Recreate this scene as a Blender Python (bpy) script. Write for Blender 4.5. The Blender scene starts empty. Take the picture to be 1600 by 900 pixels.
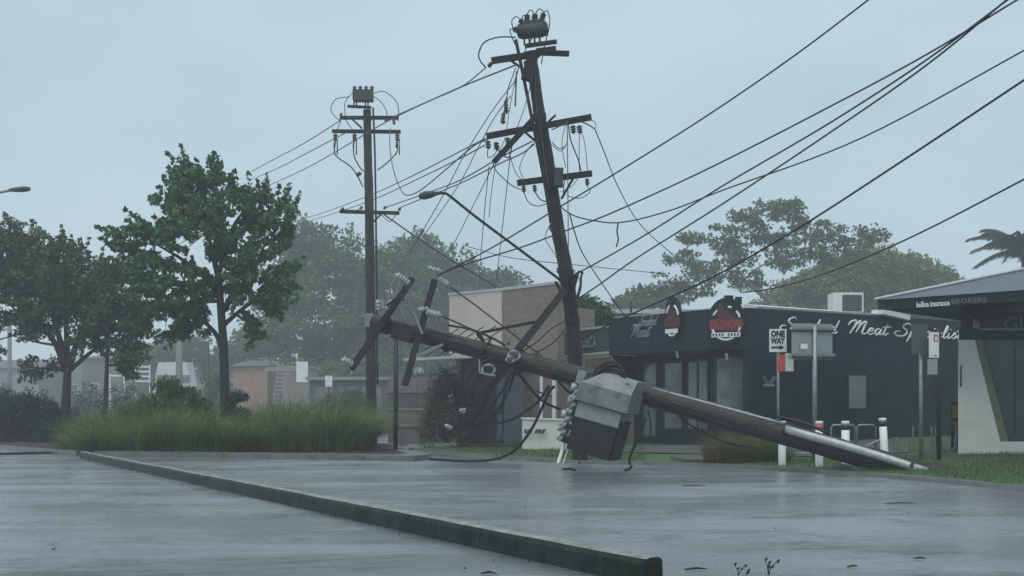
import bpy, math, random
import numpy as np
from mathutils import Vector, Matrix

# ------------------------------------------------------------------ camera, sky, sun, exposure
scene = bpy.context.scene
FOC, HORIZON, EYE = 1900.0, 650.0, 1.2          # focal length and eye level in pixels of the 1600 px frame; eye height in metres
cam_data = bpy.data.cameras.new('camera')
cam_data.sensor_width = 36.0
cam_data.lens = 36.0 * FOC / 1600.0
cam_data.shift_y = (HORIZON - 450.0) / 1600.0
cam_data.clip_start = 0.1
cam_data.clip_end = 3000.0
cam = bpy.data.objects.new('camera', cam_data)
scene.collection.objects.link(cam)
cam.location = (0, 0, EYE)
cam.rotation_euler = (math.radians(90), 0, 0)
scene.camera = cam

SUN_ELEV, SUN_ROT = math.radians(68), math.radians(200)
world = bpy.data.worlds.new('World')
scene.world = world
world.use_nodes = True
wn, wl = world.node_tree.nodes, world.node_tree.links
wn.clear()
w_out = wn.new('ShaderNodeOutputWorld')
w_bg = wn.new('ShaderNodeBackground')
w_bg.inputs['Strength'].default_value = 0.1
w_sky = wn.new('ShaderNodeTexSky')
w_sky.sky_type = 'NISHITA'
w_sky.sun_disc = False
w_sky.sun_elevation = SUN_ELEV
w_sky.sun_rotation = SUN_ROT
w_sky.dust_density = 6.0
w_sky.air_density = 1.5
w_tc = wn.new('ShaderNodeTexCoord')
w_map = wn.new('ShaderNodeMapping')
w_map.inputs['Scale'].default_value = (1.0, 1.0, 2.2)
w_noise = wn.new('ShaderNodeTexNoise')
w_noise.inputs['Scale'].default_value = 2.6
w_noise.inputs['Detail'].default_value = 4.0
w_noise.inputs['Roughness'].default_value = 0.45
w_ramp = wn.new('ShaderNodeValToRGB')
w_ramp.color_ramp.elements[0].position = 0.32
w_ramp.color_ramp.elements[0].color = (3.7, 4.95, 5.75, 1)
w_ramp.color_ramp.elements[1].position = 0.68
w_ramp.color_ramp.elements[1].color = (4.65, 5.95, 6.75, 1)
w_mix = wn.new('ShaderNodeMixRGB')
w_mix.inputs['Fac'].default_value = 0.93       # thick even cloud over the clear sky
wl.new(w_tc.outputs['Generated'], w_map.inputs['Vector'])
wl.new(w_map.outputs['Vector'], w_noise.inputs['Vector'])
wl.new(w_noise.outputs['Fac'], w_ramp.inputs['Fac'])
wl.new(w_sky.outputs['Color'], w_mix.inputs['Color1'])
wl.new(w_ramp.outputs['Color'], w_mix.inputs['Color2'])
wl.new(w_mix.outputs['Color'], w_bg.inputs['Color'])
wl.new(w_bg.outputs['Background'], w_out.inputs['Surface'])

sun_data = bpy.data.lights.new('sun', 'SUN')
sun_data.energy = 1.5
sun_data.angle = math.radians(60)
sun_data.color = (1.0, 0.97, 0.92)
sun = bpy.data.objects.new('sun', sun_data)
scene.collection.objects.link(sun)
sun.rotation_euler = (math.radians(90) - SUN_ELEV, 0, math.radians(180) - SUN_ROT)
sun.location = (0, 0, 60)

scene.view_settings.view_transform = 'Standard'
scene.view_settings.look = 'None'
scene.view_settings.gamma = 1.0
scene.view_settings.use_curve_mapping = False
scene.view_settings.exposure = 0.3
scene.cycles.max_bounces = 8
scene.cycles.volume_bounces = 2
scene.cycles.use_denoising = True

# ------------------------------------------------------------------ helpers
rnd = random.Random(7)
COL = scene.collection
ORIG = {}

def V(*a):
    return Vector(a)

def pt(px, py, d):
    """point seen at photograph pixel (px, py) at distance d"""
    return Vector(((px - 800.0) * d / FOC, d, EYE + (HORIZON - py) * d / FOC))

def tag(o, label=None, cat=None, group=None, kind=None):
    if label: o['label'] = label
    if cat: o['category'] = cat
    if group: o['group'] = group
    if kind: o['kind'] = kind
    return o

def empty(name, loc, label=None, cat=None, group=None, kind=None):
    o = bpy.data.objects.new(name, None)
    o.empty_display_size = 0.3
    COL.objects.link(o)
    o.location = loc
    ORIG[o.name] = Vector(loc)
    return tag(o, label, cat, group, kind)

def link_mesh(me, name, mat, parent=None, origin=None):
    o = bpy.data.objects.new(name, me)
    COL.objects.link(o)
    if mat is not None:
        if isinstance(mat, (list, tuple)):
            for m in mat: me.materials.append(m)
        else:
            me.materials.append(mat)
    if parent is not None:
        o.parent = parent
        ORIG[o.name] = ORIG[parent.name].copy()
    else:
        o.location = origin
        ORIG[o.name] = Vector(origin)
    return o

def smooth_path(pts, n=6):
    """Catmull-Rom through the points (any dimension)"""
    P = [Vector(p) for p in pts]
    if len(P) < 3: 
        return [P[0].lerp(P[-1], i / n) for i in range(n + 1)]
    out = []
    for i in range(len(P) - 1):
        p0 = P[i - 1] if i > 0 else P[i] * 2 - P[i + 1]
        p1, p2 = P[i], P[i + 1]
        p3 = P[i + 2] if i + 2 < len(P) else P[i + 1] * 2 - P[i]
        for k in range(n):
            t = k / n
            out.append(0.5 * ((2 * p1) + (-p0 + p2) * t + (2 * p0 - 5 * p1 + 4 * p2 - p3) * t * t + (-p0 + 3 * p1 - 3 * p2 + p3) * t ** 3))
    out.append(P[-1])
    return out

class MB:
    def __init__(self):
        self.v, self.f, self.m = [], [], []
    def add(self, verts, faces, mi=0):
        b = len(self.v)
        self.v.extend([Vector(p) for p in verts])
        self.f.extend([tuple(i + b for i in f) for f in faces])
        self.m.extend([mi] * len(faces))
        return self
    def hexa(self, c, mi=0):
        """8 corners: 0-3 bottom ring, 4-7 top ring"""
        return self.add(c, [(3, 2, 1, 0), (4, 5, 6, 7), (0, 1, 5, 4), (1, 2, 6, 5), (2, 3, 7, 6), (3, 0, 4, 7)], mi)
    def box(self, c, ex, ey, ez, mi=0):
        """centre c and three half-extent vectors"""
        c, ex, ey, ez = Vector(c), Vector(ex), Vector(ey), Vector(ez)
        if ex.cross(ey).dot(ez) < 0: ex = -ex
        r = [c - ex - ey, c + ex - ey, c + ex + ey, c - ex + ey]
        return self.hexa([p - ez for p in r] + [p + ez for p in r], mi)
    def abox(self, x0, x1, y0, y1, z0, z1, mi=0):
        return self.box(((x0 + x1) / 2, (y0 + y1) / 2, (z0 + z1) / 2), ((x1 - x0) / 2, 0, 0), (0, (y1 - y0) / 2, 0), (0, 0, (z1 - z0) / 2), mi)
    def bar(self, a, b, w, h, up=(0, 0, 1), mi=0):
        a, b = Vector(a), Vector(b)
        d = (b - a)
        n = d.normalized()
        s = n.cross(Vector(up))
        if s.length < 1e-4: s = n.cross(Vector((0, 1, 0)))
        s.normalize()
        u = s.cross(n)
        return self.box((a + b) / 2, d / 2, s * (w / 2), u * (h / 2), mi)
    def tube(self, pts, rad, n=8, cap=True, mi=0):
        P = [Vector(p) for p in pts]
        R = rad if isinstance(rad, (list, tuple)) else [rad] * len(P)
        b = len(self.v)
        t0 = (P[1] - P[0]).normalized()
        ref = Vector((0, 0, 1)) if abs(t0.z) < 0.9 else Vector((1, 0, 0))
        s = t0.cross(ref).normalized()
        for i, p in enumerate(P):
            if i == 0: t = P[1] - P[0]
            elif i == len(P) - 1: t = P[-1] - P[-2]
            else: t = P[i + 1] - P[i - 1]
            if t.length < 1e-9: t = t0.copy()
            t.normalize()
            s = s - t * s.dot(t)
            if s.length < 1e-6: s = t.cross(Vector((0.3, 0.5, 0.8)))
            s.normalize()
            u = t.cross(s)
            for k in range(n):
                a = 2 * math.pi * k / n
                self.v.append(p + (s * math.cos(a) + u * math.sin(a)) * R[i])
        for i in range(len(P) - 1):
            for k in range(n):
                k2 = (k + 1) % n
                self.f.append((b + i * n + k, b + i * n + k2, b + (i + 1) * n + k2, b + (i + 1) * n + k)); self.m.append(mi)
        if cap:
            self.f.append(tuple(b + k for k in reversed(range(n)))); self.m.append(mi)
            e = b + (len(P) - 1) * n
            self.f.append(tuple(e + k for k in range(n))); self.m.append(mi)
        return self
    def lathe(self, a, b, prof, n=10, mi=0):
        """profile of (t along a-b, radius)"""
        a, b = Vector(a), Vector(b)
        return self.tube([a.lerp(b, t) for t, r in prof], [r for t, r in prof], n, True, mi)
    def prism(self, poly, off, mi=0):
        """planar polygon of 3D points extruded by vector off"""
        n = len(poly)
        P = [Vector(p) for p in poly]
        off = Vector(off)
        nrm = Vector((0, 0, 0))
        for i in range(n): nrm += P[i].cross(P[(i + 1) % n])
        if nrm.dot(off) < 0: P.reverse()
        f = [tuple(reversed(range(n))), tuple(n + i for i in range(n))]
        for i in range(n):
            j = (i + 1) % n
            f.append((i, j, n + j, n + i))
        return self.add(P + [p + off for p in P], f, mi)
    def build(self, name, mat, parent=None, origin=None, smooth=False):
        if parent is not None: o0 = ORIG[parent.name]
        else:
            if origin is None:
                xs = [p.x for p in self.v]; ys = [p.y for p in self.v]; zs = [p.z for p in self.v]
                origin = Vector(((min(xs) + max(xs)) / 2, (min(ys) + max(ys)) / 2, min(zs)))
            o0 = Vector(origin)
        me = bpy.data.meshes.new(name)
        me.from_pydata([tuple(p - o0) for p in self.v], [], self.f)
        me.polygons.foreach_set('material_index', self.m)
        if smooth: me.polygons.foreach_set('use_smooth', [True] * len(self.f))
        me.update()
        return link_mesh(me, name, mat, parent, o0)

def fast_quads(name, verts, quads, mat, parent=None, origin=(0, 0, 0)):
    o0 = np.array(ORIG[parent.name] if parent is not None else origin, dtype=np.float64)
    verts = (np.asarray(verts, dtype=np.float64).reshape(-1, 3) - o0).astype(np.float32)
    quads = np.asarray(quads, dtype=np.int32).reshape(-1, 4)
    me = bpy.data.meshes.new(name)
    me.vertices.add(len(verts)); me.vertices.foreach_set('co', verts.ravel())
    me.loops.add(quads.size); me.loops.foreach_set('vertex_index', quads.ravel())
    me.polygons.add(len(quads)); me.polygons.foreach_set('loop_start', np.arange(0, quads.size, 4, dtype=np.int32))
    me.update(calc_edges=True)
    me.validate()
    return link_mesh(me, name, mat, parent, Vector(o0))

# ------------------------------------------------------------------ materials
MATS = {}
def material(name, color, rough=0.6, color2=None, scale=3.0, bump=0.0, bscale=20.0, spec=0.5, metal=0.0, stretch=(1, 1, 1), color3=None, scale3=0.6, fac3=0.5):
    m = bpy.data.materials.new(name)
    m.use_nodes = True
    n, l = m.node_tree.nodes, m.node_tree.links
    b = n['Principled BSDF']
    b.inputs['Roughness'].default_value = rough
    b.inputs['Specular IOR Level'].default_value = spec
    b.inputs['Metallic'].default_value = metal
    b.inputs['Base Color'].default_value = (*color, 1)
    tc = n.new('ShaderNodeTexCoord'); mp = n.new('ShaderNodeMapping')
    mp.inputs['Scale'].default_value = stretch
    l.new(tc.outputs['Object'], mp.inputs['Vector'])
    if color2 is not None:
        nz = n.new('ShaderNodeTexNoise'); nz.inputs['Scale'].default_value = scale; nz.inputs['Detail'].default_value = 6; nz.inputs['Roughness'].default_value = 0.65
        l.new(mp.outputs['Vector'], nz.inputs['Vector'])
        rp = n.new('ShaderNodeValToRGB')
        rp.color_ramp.elements[0].position = 0.32; rp.color_ramp.elements[0].color = (*color, 1)
        rp.color_ramp.elements[1].position = 0.68; rp.color_ramp.elements[1].color = (*color2, 1)
        l.new(nz.outputs['Fac'], rp.inputs['Fac'])
        last = rp.outputs['Color']
        if color3 is not None:
            n3 = n.new('ShaderNodeTexNoise'); n3.inputs['Scale'].default_value = scale3; n3.inputs['Detail'].default_value = 5
            l.new(mp.outputs['Vector'], n3.inputs['Vector'])
            r3 = n.new('ShaderNodeValToRGB')
            r3.color_ramp.elements[0].position = fac3; r3.color_ramp.elements[0].color = (0, 0, 0, 1)
            r3.color_ramp.elements[1].position = min(fac3 + 0.15, 1); r3.color_ramp.elements[1].color = (1, 1, 1, 1)
            l.new(n3.outputs['Fac'], r3.inputs['Fac'])
            mx = n.new('ShaderNodeMixRGB'); mx.inputs['Color2'].default_value = (*color3, 1)
            l.new(r3.outputs['Color'], mx.inputs['Fac']); l.new(last, mx.inputs['Color1'])
            last = mx.outputs['Color']
        l.new(last, b.inputs['Base Color'])
    if bump > 0:
        nb = n.new('ShaderNodeTexNoise'); nb.inputs['Scale'].default_value = bscale; nb.inputs['Detail'].default_value = 5
        l.new(mp.outputs['Vector'], nb.inputs['Vector'])
        bp = n.new('ShaderNodeBump'); bp.inputs['Strength'].default_value = bump; bp.inputs['Distance'].default_value = 0.02
        l.new(nb.outputs['Fac'], bp.inputs['Height']); l.new(bp.outputs['Normal'], b.inputs['Normal'])
    MATS[name] = m
    return m

def leaf_material(name, dark, light, trans=0.25, rough=0.45):
    m = bpy.data.materials.new(name)
    m.use_nodes = True
    n, l = m.node_tree.nodes, m.node_tree.links
    b = n['Principled BSDF']; out = n['Material Output']
    g = n.new('ShaderNodeNewGeometry')
    rp = n.new('ShaderNodeValToRGB')
    rp.color_ramp.elements[0].color = (*dark, 1); rp.color_ramp.elements[1].color = (*light, 1)
    tc = n.new('ShaderNodeTexCoord'); nz = n.new('ShaderNodeTexNoise'); nz.inputs['Scale'].default_value = 0.9; nz.inputs['Detail'].default_value = 3
    l.new(tc.outputs['Object'], nz.inputs['Vector'])
    mm = n.new('ShaderNodeMath'); mm.operation = 'MULTIPLY_ADD'; mm.inputs[1].default_value = 0.6
    m2 = n.new('ShaderNodeMath'); m2.operation = 'MULTIPLY_ADD'; m2.inputs[1].default_value = 1.6; m2.inputs[2].default_value = -0.6
    l.new(nz.outputs['Fac'], m2.inputs[0])
    l.new(g.outputs['Random Per Island'], mm.inputs[0]); l.new(m2.outputs[0], mm.inputs[2])
    l.new(mm.outputs[0], rp.inputs['Fac'])
    l.new(rp.outputs['Color'], b.inputs['Base Color'])
    b.inputs['Roughness'].default_value = rough
    b.inputs['Specular IOR Level'].default_value = 0.4
    tr = n.new('ShaderNodeBsdfTranslucent'); l.new(rp.outputs['Color'], tr.inputs['Color'])
    ms = n.new('ShaderNodeMixShader'); ms.inputs['Fac'].default_value = trans
    l.new(b.outputs['BSDF'], ms.inputs[1]); l.new(tr.outputs['BSDF'], ms.inputs[2]); l.new(ms.outputs['Shader'], out.inputs['Surface'])
    MATS[name] = m
    return m

def wet_road_material(name):
    m = bpy.data.materials.new(name)
    m.use_nodes = True
    n, l = m.node_tree.nodes, m.node_tree.links
    b = n['Principled BSDF']
    tc = n.new('ShaderNodeTexCoord')
    # base colour: bitumen with worn aggregate, lifted blue-grey to stand in for sky reflection
    n1 = n.new('ShaderNodeTexNoise'); n1.inputs['Scale'].default_value = 0.5; n1.inputs['Detail'].default_value = 12; n1.inputs['Roughness'].default_value = 0.7
    l.new(tc.outputs['Object'], n1.inputs['Vector'])
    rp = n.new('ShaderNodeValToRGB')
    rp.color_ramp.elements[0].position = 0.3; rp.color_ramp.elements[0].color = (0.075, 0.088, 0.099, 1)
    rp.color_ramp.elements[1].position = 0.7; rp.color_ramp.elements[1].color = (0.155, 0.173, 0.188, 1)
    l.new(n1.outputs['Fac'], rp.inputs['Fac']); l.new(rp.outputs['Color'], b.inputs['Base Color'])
    # standing water: patches of smoother film, drawn out by the wind across the road
    mp = n.new('ShaderNodeMapping'); mp.inputs['Scale'].default_value = (0.16, 0.42, 1.0); mp.inputs['Rotation'].default_value = (0, 0, 0.12)
    l.new(tc.outputs['Object'], mp.inputs['Vector'])
    n2 = n.new('ShaderNodeTexNoise'); n2.inputs['Scale'].default_value = 1.0; n2.inputs['Detail'].default_value = 7; n2.inputs['Roughness'].default_value = 0.62; n2.inputs['Distortion'].default_value = 0.4
    l.new(mp.outputs['Vector'], n2.inputs['Vector'])
    r2 = n.new('ShaderNodeValToRGB')
    r2.color_ramp.elements[0].position = 0.38; r2.color_ramp.elements[0].color = (0.30, 0.30, 0.30, 1)
    r2.color_ramp.elements[1].position = 0.60; r2.color_ramp.elements[1].color = (0.13, 0.13, 0.13, 1)
    l.new(n2.outputs['Fac'], r2.inputs['Fac']); l.new(r2.outputs['Color'], b.inputs['Roughness'])
    b.inputs['Specular IOR Level'].default_value = 1.0
    # relief: wind ripples and rain-struck film
    m3 = n.new('ShaderNodeMapping'); m3.inputs['Scale'].default_value = (0.9, 2.6, 1.0); m3.inputs['Rotation'].default_value = (0, 0, 0.1)
    l.new(tc.outputs['Object'], m3.inputs['Vector'])
    n3 = n.new('ShaderNodeTexNoise'); n3.inputs['Scale'].default_value = 4.0; n3.inputs['Detail'].default_value = 6; n3.inputs['Roughness'].default_value = 0.7
    l.new(m3.outputs['Vector'], n3.inputs['Vector'])
    bp = n.new('ShaderNodeBump'); bp.inputs['Strength'].default_value = 0.9; bp.inputs['Distance'].default_value = 0.06
    rs = n.new('ShaderNodeMapRange'); rs.inputs['From Min'].default_value = 0.36; rs.inputs['From Max'].default_value = 0.62; rs.inputs['To Min'].default_value = 0.3; rs.inputs['To Max'].default_value = 1.0
    l.new(n2.outputs['Fac'], rs.inputs['Value']); l.new(rs.outputs['Result'], bp.inputs['Strength'])
    l.new(n3.outputs['Fac'], bp.inputs['Height'])
    n4 = n.new('ShaderNodeTexNoise'); n4.inputs['Scale'].default_value = 34.0; n4.inputs['Detail'].default_value = 3
    l.new(tc.outputs['Object'], n4.inputs['Vector'])
    b2 = n.new('ShaderNodeBump'); b2.inputs['Strength'].default_value = 0.6; b2.inputs['Distance'].default_value = 0.012
    l.new(n4.outputs['Fac'], b2.inputs['Height']); l.new(bp.outputs['Normal'], b2.inputs['Normal'])
    l.new(b2.outputs['Normal'], b.inputs['Normal'])
    # thin sheet of running rain water over the bitumen
    b.inputs['Coat Weight'].default_value = 1.0
    b.inputs['Coat IOR'].default_value = 2.1
    b3 = n.new('ShaderNodeBump'); b3.inputs['Strength'].default_value = 0.5; b3.inputs['Distance'].default_value = 0.03
    l.new(n3.outputs['Fac'], b3.inputs['Height'])
    b4 = n.new('ShaderNodeBump'); b4.inputs['Strength'].default_value = 0.35; b4.inputs['Distance'].default_value = 0.01
    l.new(n4.outputs['Fac'], b4.inputs['Height']); l.new(b3.outputs['Normal'], b4.inputs['Normal']); l.new(b4.outputs['Normal'], b.inputs['Coat Normal'])
    r4 = n.new('ShaderNodeMapRange'); r4.inputs['From Min'].default_value = 0.36; r4.inputs['From Max'].default_value = 0.64; r4.inputs['To Min'].default_value = 0.38; r4.inputs['To Max'].default_value = 0.16
    l.new(n2.outputs['Fac'], r4.inputs['Value']); l.new(r4.outputs['Result'], b.inputs['Coat Roughness'])
    # drier crown of the road: the water film breaks up there, so the coat thins out
    m5 = n.new('ShaderNodeMapping'); m5.inputs['Scale'].default_value = (0.26, 0.40, 1.0); m5.inputs['Rotation'].default_value = (0, 0, -0.08); m5.inputs['Location'].default_value = (3.1, 7.7, 0)
    l.new(tc.outputs['Object'], m5.inputs['Vector'])
    n5 = n.new('ShaderNodeTexNoise'); n5.inputs['Scale'].default_value = 1.3; n5.inputs['Detail'].default_value = 9; n5.inputs['Roughness'].default_value = 0.7; n5.inputs['Distortion'].default_value = 0.6
    l.new(m5.outputs['Vector'], n5.inputs['Vector'])
    r5 = n.new('ShaderNodeMapRange'); r5.inputs['From Min'].default_value = 0.40; r5.inputs['From Max'].default_value = 0.52; r5.inputs['To Min'].default_value = 0.0; r5.inputs['To Max'].default_value = 1.0
    m6 = n.new('ShaderNodeMapping'); m6.inputs['Scale'].default_value = (1.8, 3.6, 1.0); m6.inputs['Rotation'].default_value = (0, 0, 0.05)
    l.new(tc.outputs['Object'], m6.inputs['Vector'])
    n6 = n.new('ShaderNodeTexNoise'); n6.inputs['Scale'].default_value = 1.5; n6.inputs['Detail'].default_value = 8; n6.inputs['Roughness'].default_value = 0.75
    l.new(m6.outputs['Vector'], n6.inputs['Vector'])
    av = n.new('ShaderNodeMath'); av.operation = 'MULTIPLY_ADD'; av.inputs[1].default_value = 0.34; l.new(n6.outputs['Fac'], av.inputs[0])
    a2 = n.new('ShaderNodeMath'); a2.operation = 'MULTIPLY'; a2.inputs[1].default_value = 0.78; l.new(n5.outputs['Fac'], a2.inputs[0]); l.new(a2.outputs[0], av.inputs[2])
    l.new(av.outputs[0], r5.inputs['Value']); l.new(r5.outputs['Result'], b.inputs['Coat Weight'])
    r5.inputs['From Min'].default_value = 0.475; r5.inputs['From Max'].default_value = 0.555
    MATS[name] = m
    return m

M = MATS
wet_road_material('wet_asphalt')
material('ground_far', (0.05, 0.055, 0.055), 0.5, (0.07, 0.08, 0.07), 0.2)
material('lawn', (0.035, 0.075, 0.022), 0.7, (0.06, 0.11, 0.035), 2.5, 0.6, 25, color3=(0.06, 0.06, 0.045), scale3=0.5, fac3=0.56)
material('soil', (0.022, 0.018, 0.014), 0.7, (0.05, 0.042, 0.03), 4, 0.8, 12, spec=0.25)
material('concrete_wet', (0.075, 0.08, 0.078), 0.35, (0.15, 0.15, 0.145), 2.2, 0.3, 30)
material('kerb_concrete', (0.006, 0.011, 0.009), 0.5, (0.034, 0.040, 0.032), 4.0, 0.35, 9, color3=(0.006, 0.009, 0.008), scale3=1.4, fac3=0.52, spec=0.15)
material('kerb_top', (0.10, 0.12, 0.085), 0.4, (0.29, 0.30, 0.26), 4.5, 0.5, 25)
material('pole_timber', (0.014, 0.014, 0.013), 0.55, (0.056, 0.052, 0.045), 5.0, 1.0, 14, stretch=(4.5, 4.5, 0.25), spec=0.25)
material('fallen_timber', (0.008, 0.008, 0.008), 0.42, (0.050, 0.047, 0.042), 4.0, 1.0, 9, stretch=(0.22, 4.5, 4.5), color3=(0.026, 0.032, 0.022), scale3=1.0, fac3=0.55, spec=0.25)
material('arm_timber', (0.005, 0.0055, 0.005), 0.6, (0.018, 0.018, 0.016), 6.0, 0.5, 20, spec=0.25)
material('steel_dark', (0.018, 0.021, 0.023), 0.45, (0.035, 0.038, 0.04), 8, 0.15, 40, metal=0.3, spec=0.25)
material('galvanised', (0.20, 0.215, 0.22), 0.42, (0.30, 0.315, 0.32), 9, 0.15, 40, metal=0.5)
material('pipe_silver', (0.30, 0.31, 0.30), 0.4, (0.46, 0.47, 0.46), 6, 0.2, 30, metal=0.2, color3=(0.3, 0.3, 0.28), scale3=3, fac3=0.6)
material('wire_black', (0.016, 0.018, 0.020), 0.5, spec=0.25)
material('wire_alu', (0.05, 0.056, 0.06), 0.5)
material('porcelain', (0.20, 0.22, 0.22), 0.25, (0.42, 0.43, 0.42), 9)
material('porcelain_brown', (0.05, 0.035, 0.03), 0.3)
material('unit_grey', (0.035, 0.042, 0.042), 0.5, (0.06, 0.068, 0.068), 5, 0.2, 30, spec=0.25)
material('transformer_grey', (0.11, 0.135, 0.135), 0.45, (0.185, 0.21, 0.205), 3.0, 0.25, 30, color3=(0.065, 0.075, 0.07), scale3=3.2, fac3=0.52)
material('transformer_light', (0.17, 0.20, 0.20), 0.4, (0.26, 0.29, 0.28), 4.0, 0.2, 30)
material('transformer_dark', (0.010, 0.013, 0.015), 0.45, (0.022, 0.026, 0.028), 3.5, 0.2, 30, spec=0.25)
material('stream_oil', (0.90, 0.93, 0.80), 0.12)
material('black_wall', (0.006, 0.012, 0.019), 0.45, (0.015, 0.025, 0.036), 1.2, 0.15, 25, spec=0.25)
material('black_fascia', (0.008, 0.015, 0.022), 0.4, (0.018, 0.029, 0.038), 1.5, 0.1, 25, spec=0.25)
material('fascia_grey', (0.04, 0.05, 0.06), 0.45, (0.06, 0.07, 0.08), 2, 0.1, 25)
material('roof_sheet', (0.36, 0.39, 0.40), 0.4, (0.47, 0.49, 0.49), 1.5, 0.1, 12)
material('white_paint', (0.62, 0.63, 0.63), 0.45, (0.76, 0.77, 0.76), 3, 0.1, 25)
material('white_trim', (0.58, 0.62, 0.64), 0.4, (0.70, 0.73, 0.74), 3)
material('letter_white', (0.72, 0.74, 0.74), 0.5)
material('letter_dim', (0.16, 0.185, 0.2), 0.5)
material('letter_faded', (0.30, 0.32, 0.33), 0.5, (0.16, 0.18, 0.2), 6)
material('emblem_red', (0.24, 0.035, 0.035), 0.5, (0.36, 0.06, 0.05), 5)
material('emblem_red_dark', (0.055, 0.015, 0.02), 0.5, (0.12, 0.025, 0.03), 8)
material('sign_red', (0.50, 0.06, 0.05), 0.45, (0.58, 0.10, 0.08), 5)
material('sign_black', (0.015, 0.016, 0.018), 0.5)
material('sign_orange', (0.42, 0.13, 0.07), 0.5)
material('sign_back', (0.26, 0.28, 0.29), 0.4, (0.34, 0.36, 0.37), 2.5, 0.1, 20, metal=0.3)
material('sign_green_grey', (0.045, 0.065, 0.06), 0.5, (0.075, 0.09, 0.085), 3)
material('render_cream', (0.62, 0.60, 0.555), 0.6, (0.72, 0.695, 0.65), 1.2, 0.2, 20, color3=(0.54, 0.525, 0.485), scale3=0.9, fac3=0.6)
material('render_pink', (0.50, 0.43, 0.38), 0.6, (0.58, 0.50, 0.44), 0.9, 0.2, 20)
material('reveal_olive', (0.11, 0.115, 0.075), 0.55, (0.16, 0.16, 0.11), 3)
material('glass_dark', (0.012, 0.016, 0.020), 0.08, spec=0.6)
material('glass_grey', (0.075, 0.09, 0.095), 0.10, (0.19, 0.21, 0.215), 1.6, spec=0.7)
material('frame_dark', (0.028, 0.034, 0.04), 0.4, spec=0.25)
material('panel_grey', (0.16, 0.18, 0.17), 0.4, (0.22, 0.235, 0.225), 2)
material('roof_navy', (0.042, 0.058, 0.080), 0.4, (0.062, 0.080, 0.105), 1.2, 0.1, 10)
material('ac_white', (0.60, 0.61, 0.58), 0.5, (0.68, 0.69, 0.66), 4)
material('ac_grille', (0.06, 0.07, 0.075), 0.5)
material('bark', (0.016, 0.015, 0.014), 0.7, (0.042, 0.037, 0.033), 6, 0.9, 16, stretch=(3, 3, 0.6), spec=0.25)
material('bark_pale', (0.10, 0.095, 0.085), 0.7, (0.19, 0.18, 0.165), 3, 0.5, 16)
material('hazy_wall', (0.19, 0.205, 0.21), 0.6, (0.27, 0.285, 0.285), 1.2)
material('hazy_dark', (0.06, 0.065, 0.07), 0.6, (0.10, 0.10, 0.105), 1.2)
material('mauve_wall', (0.13, 0.115, 0.12), 0.6, (0.19, 0.165, 0.165), 1.0, 0.2, 12)
material('terracotta', (0.27, 0.165, 0.125), 0.6, (0.35, 0.225, 0.17), 1.5, 0.2, 14)
material('tan_wall', (0.23, 0.20, 0.17), 0.6, (0.29, 0.25, 0.215), 1.5)
material('van_white', (0.52, 0.55, 0.56), 0.3, (0.6, 0.62, 0.63), 2)
material('milky_water', (0.34, 0.38, 0.39), 0.25, (0.46, 0.50, 0.50), 1.5, stretch=(0.4, 2, 1))
_mw = M['milky_water'].node_tree; _nz = _mw.nodes.new('ShaderNodeTexNoise'); _nz.inputs['Scale'].default_value = 1.1; _nz.inputs['Detail'].default_value = 7
_mp = _mw.nodes.new('ShaderNodeMapping'); _mp.inputs['Scale'].default_value = (0.5, 1.8, 1.0); _tc = _mw.nodes.new('ShaderNodeTexCoord')
_mw.links.new(_tc.outputs['Object'], _mp.inputs['Vector']); _mw.links.new(_mp.outputs['Vector'], _nz.inputs['Vector'])
_mr = _mw.nodes.new('ShaderNodeMapRange'); _mr.inputs['From Min'].default_value = 0.42; _mr.inputs['From Max'].default_value = 0.6; _mr.inputs['To Max'].default_value = 0.8
_mw.links.new(_nz.outputs['Fac'], _mr.inputs['Value']); _mw.links.new(_mr.outputs['Result'], _mw.nodes['Principled BSDF'].inputs['Alpha'])
material('rubber', (0.02, 0.02, 0.02), 0.6)
material('poster_yellow', (0.45, 0.28, 0.06), 0.5)
leaf_material('leaf_deep', (0.010, 0.055, 0.022), (0.085, 0.225, 0.070))
leaf_material('leaf_left', (0.020, 0.050, 0.022), (0.095, 0.150, 0.060))
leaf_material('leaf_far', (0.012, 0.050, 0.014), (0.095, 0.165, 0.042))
leaf_material('leaf_far_dark', (0.010, 0.042, 0.014), (0.055, 0.12, 0.034))
leaf_material('leaf_dome', (0.045, 0.085, 0.018), (0.19, 0.235, 0.060))
leaf_material('leaf_hedge', (0.012, 0.026, 0.022), (0.035, 0.055, 0.040))
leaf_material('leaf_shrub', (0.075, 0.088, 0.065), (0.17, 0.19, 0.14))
leaf_material('grass_blade', (0.020, 0.064, 0.012), (0.20, 0.28, 0.080), 0.3)
leaf_material('grass_mound', (0.022, 0.068, 0.018), (0.12, 0.20, 0.06), 0.3)
leaf_material('grass_dry', (0.10, 0.075, 0.030), (0.24, 0.18, 0.085), 0.3)
leaf_material('lawn_blade', (0.035, 0.085, 0.020), (0.085, 0.165, 0.045), 0.3)
leaf_material('palm_leaf', (0.020, 0.040, 0.028), (0.055, 0.080, 0.050), 0.15)

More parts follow.
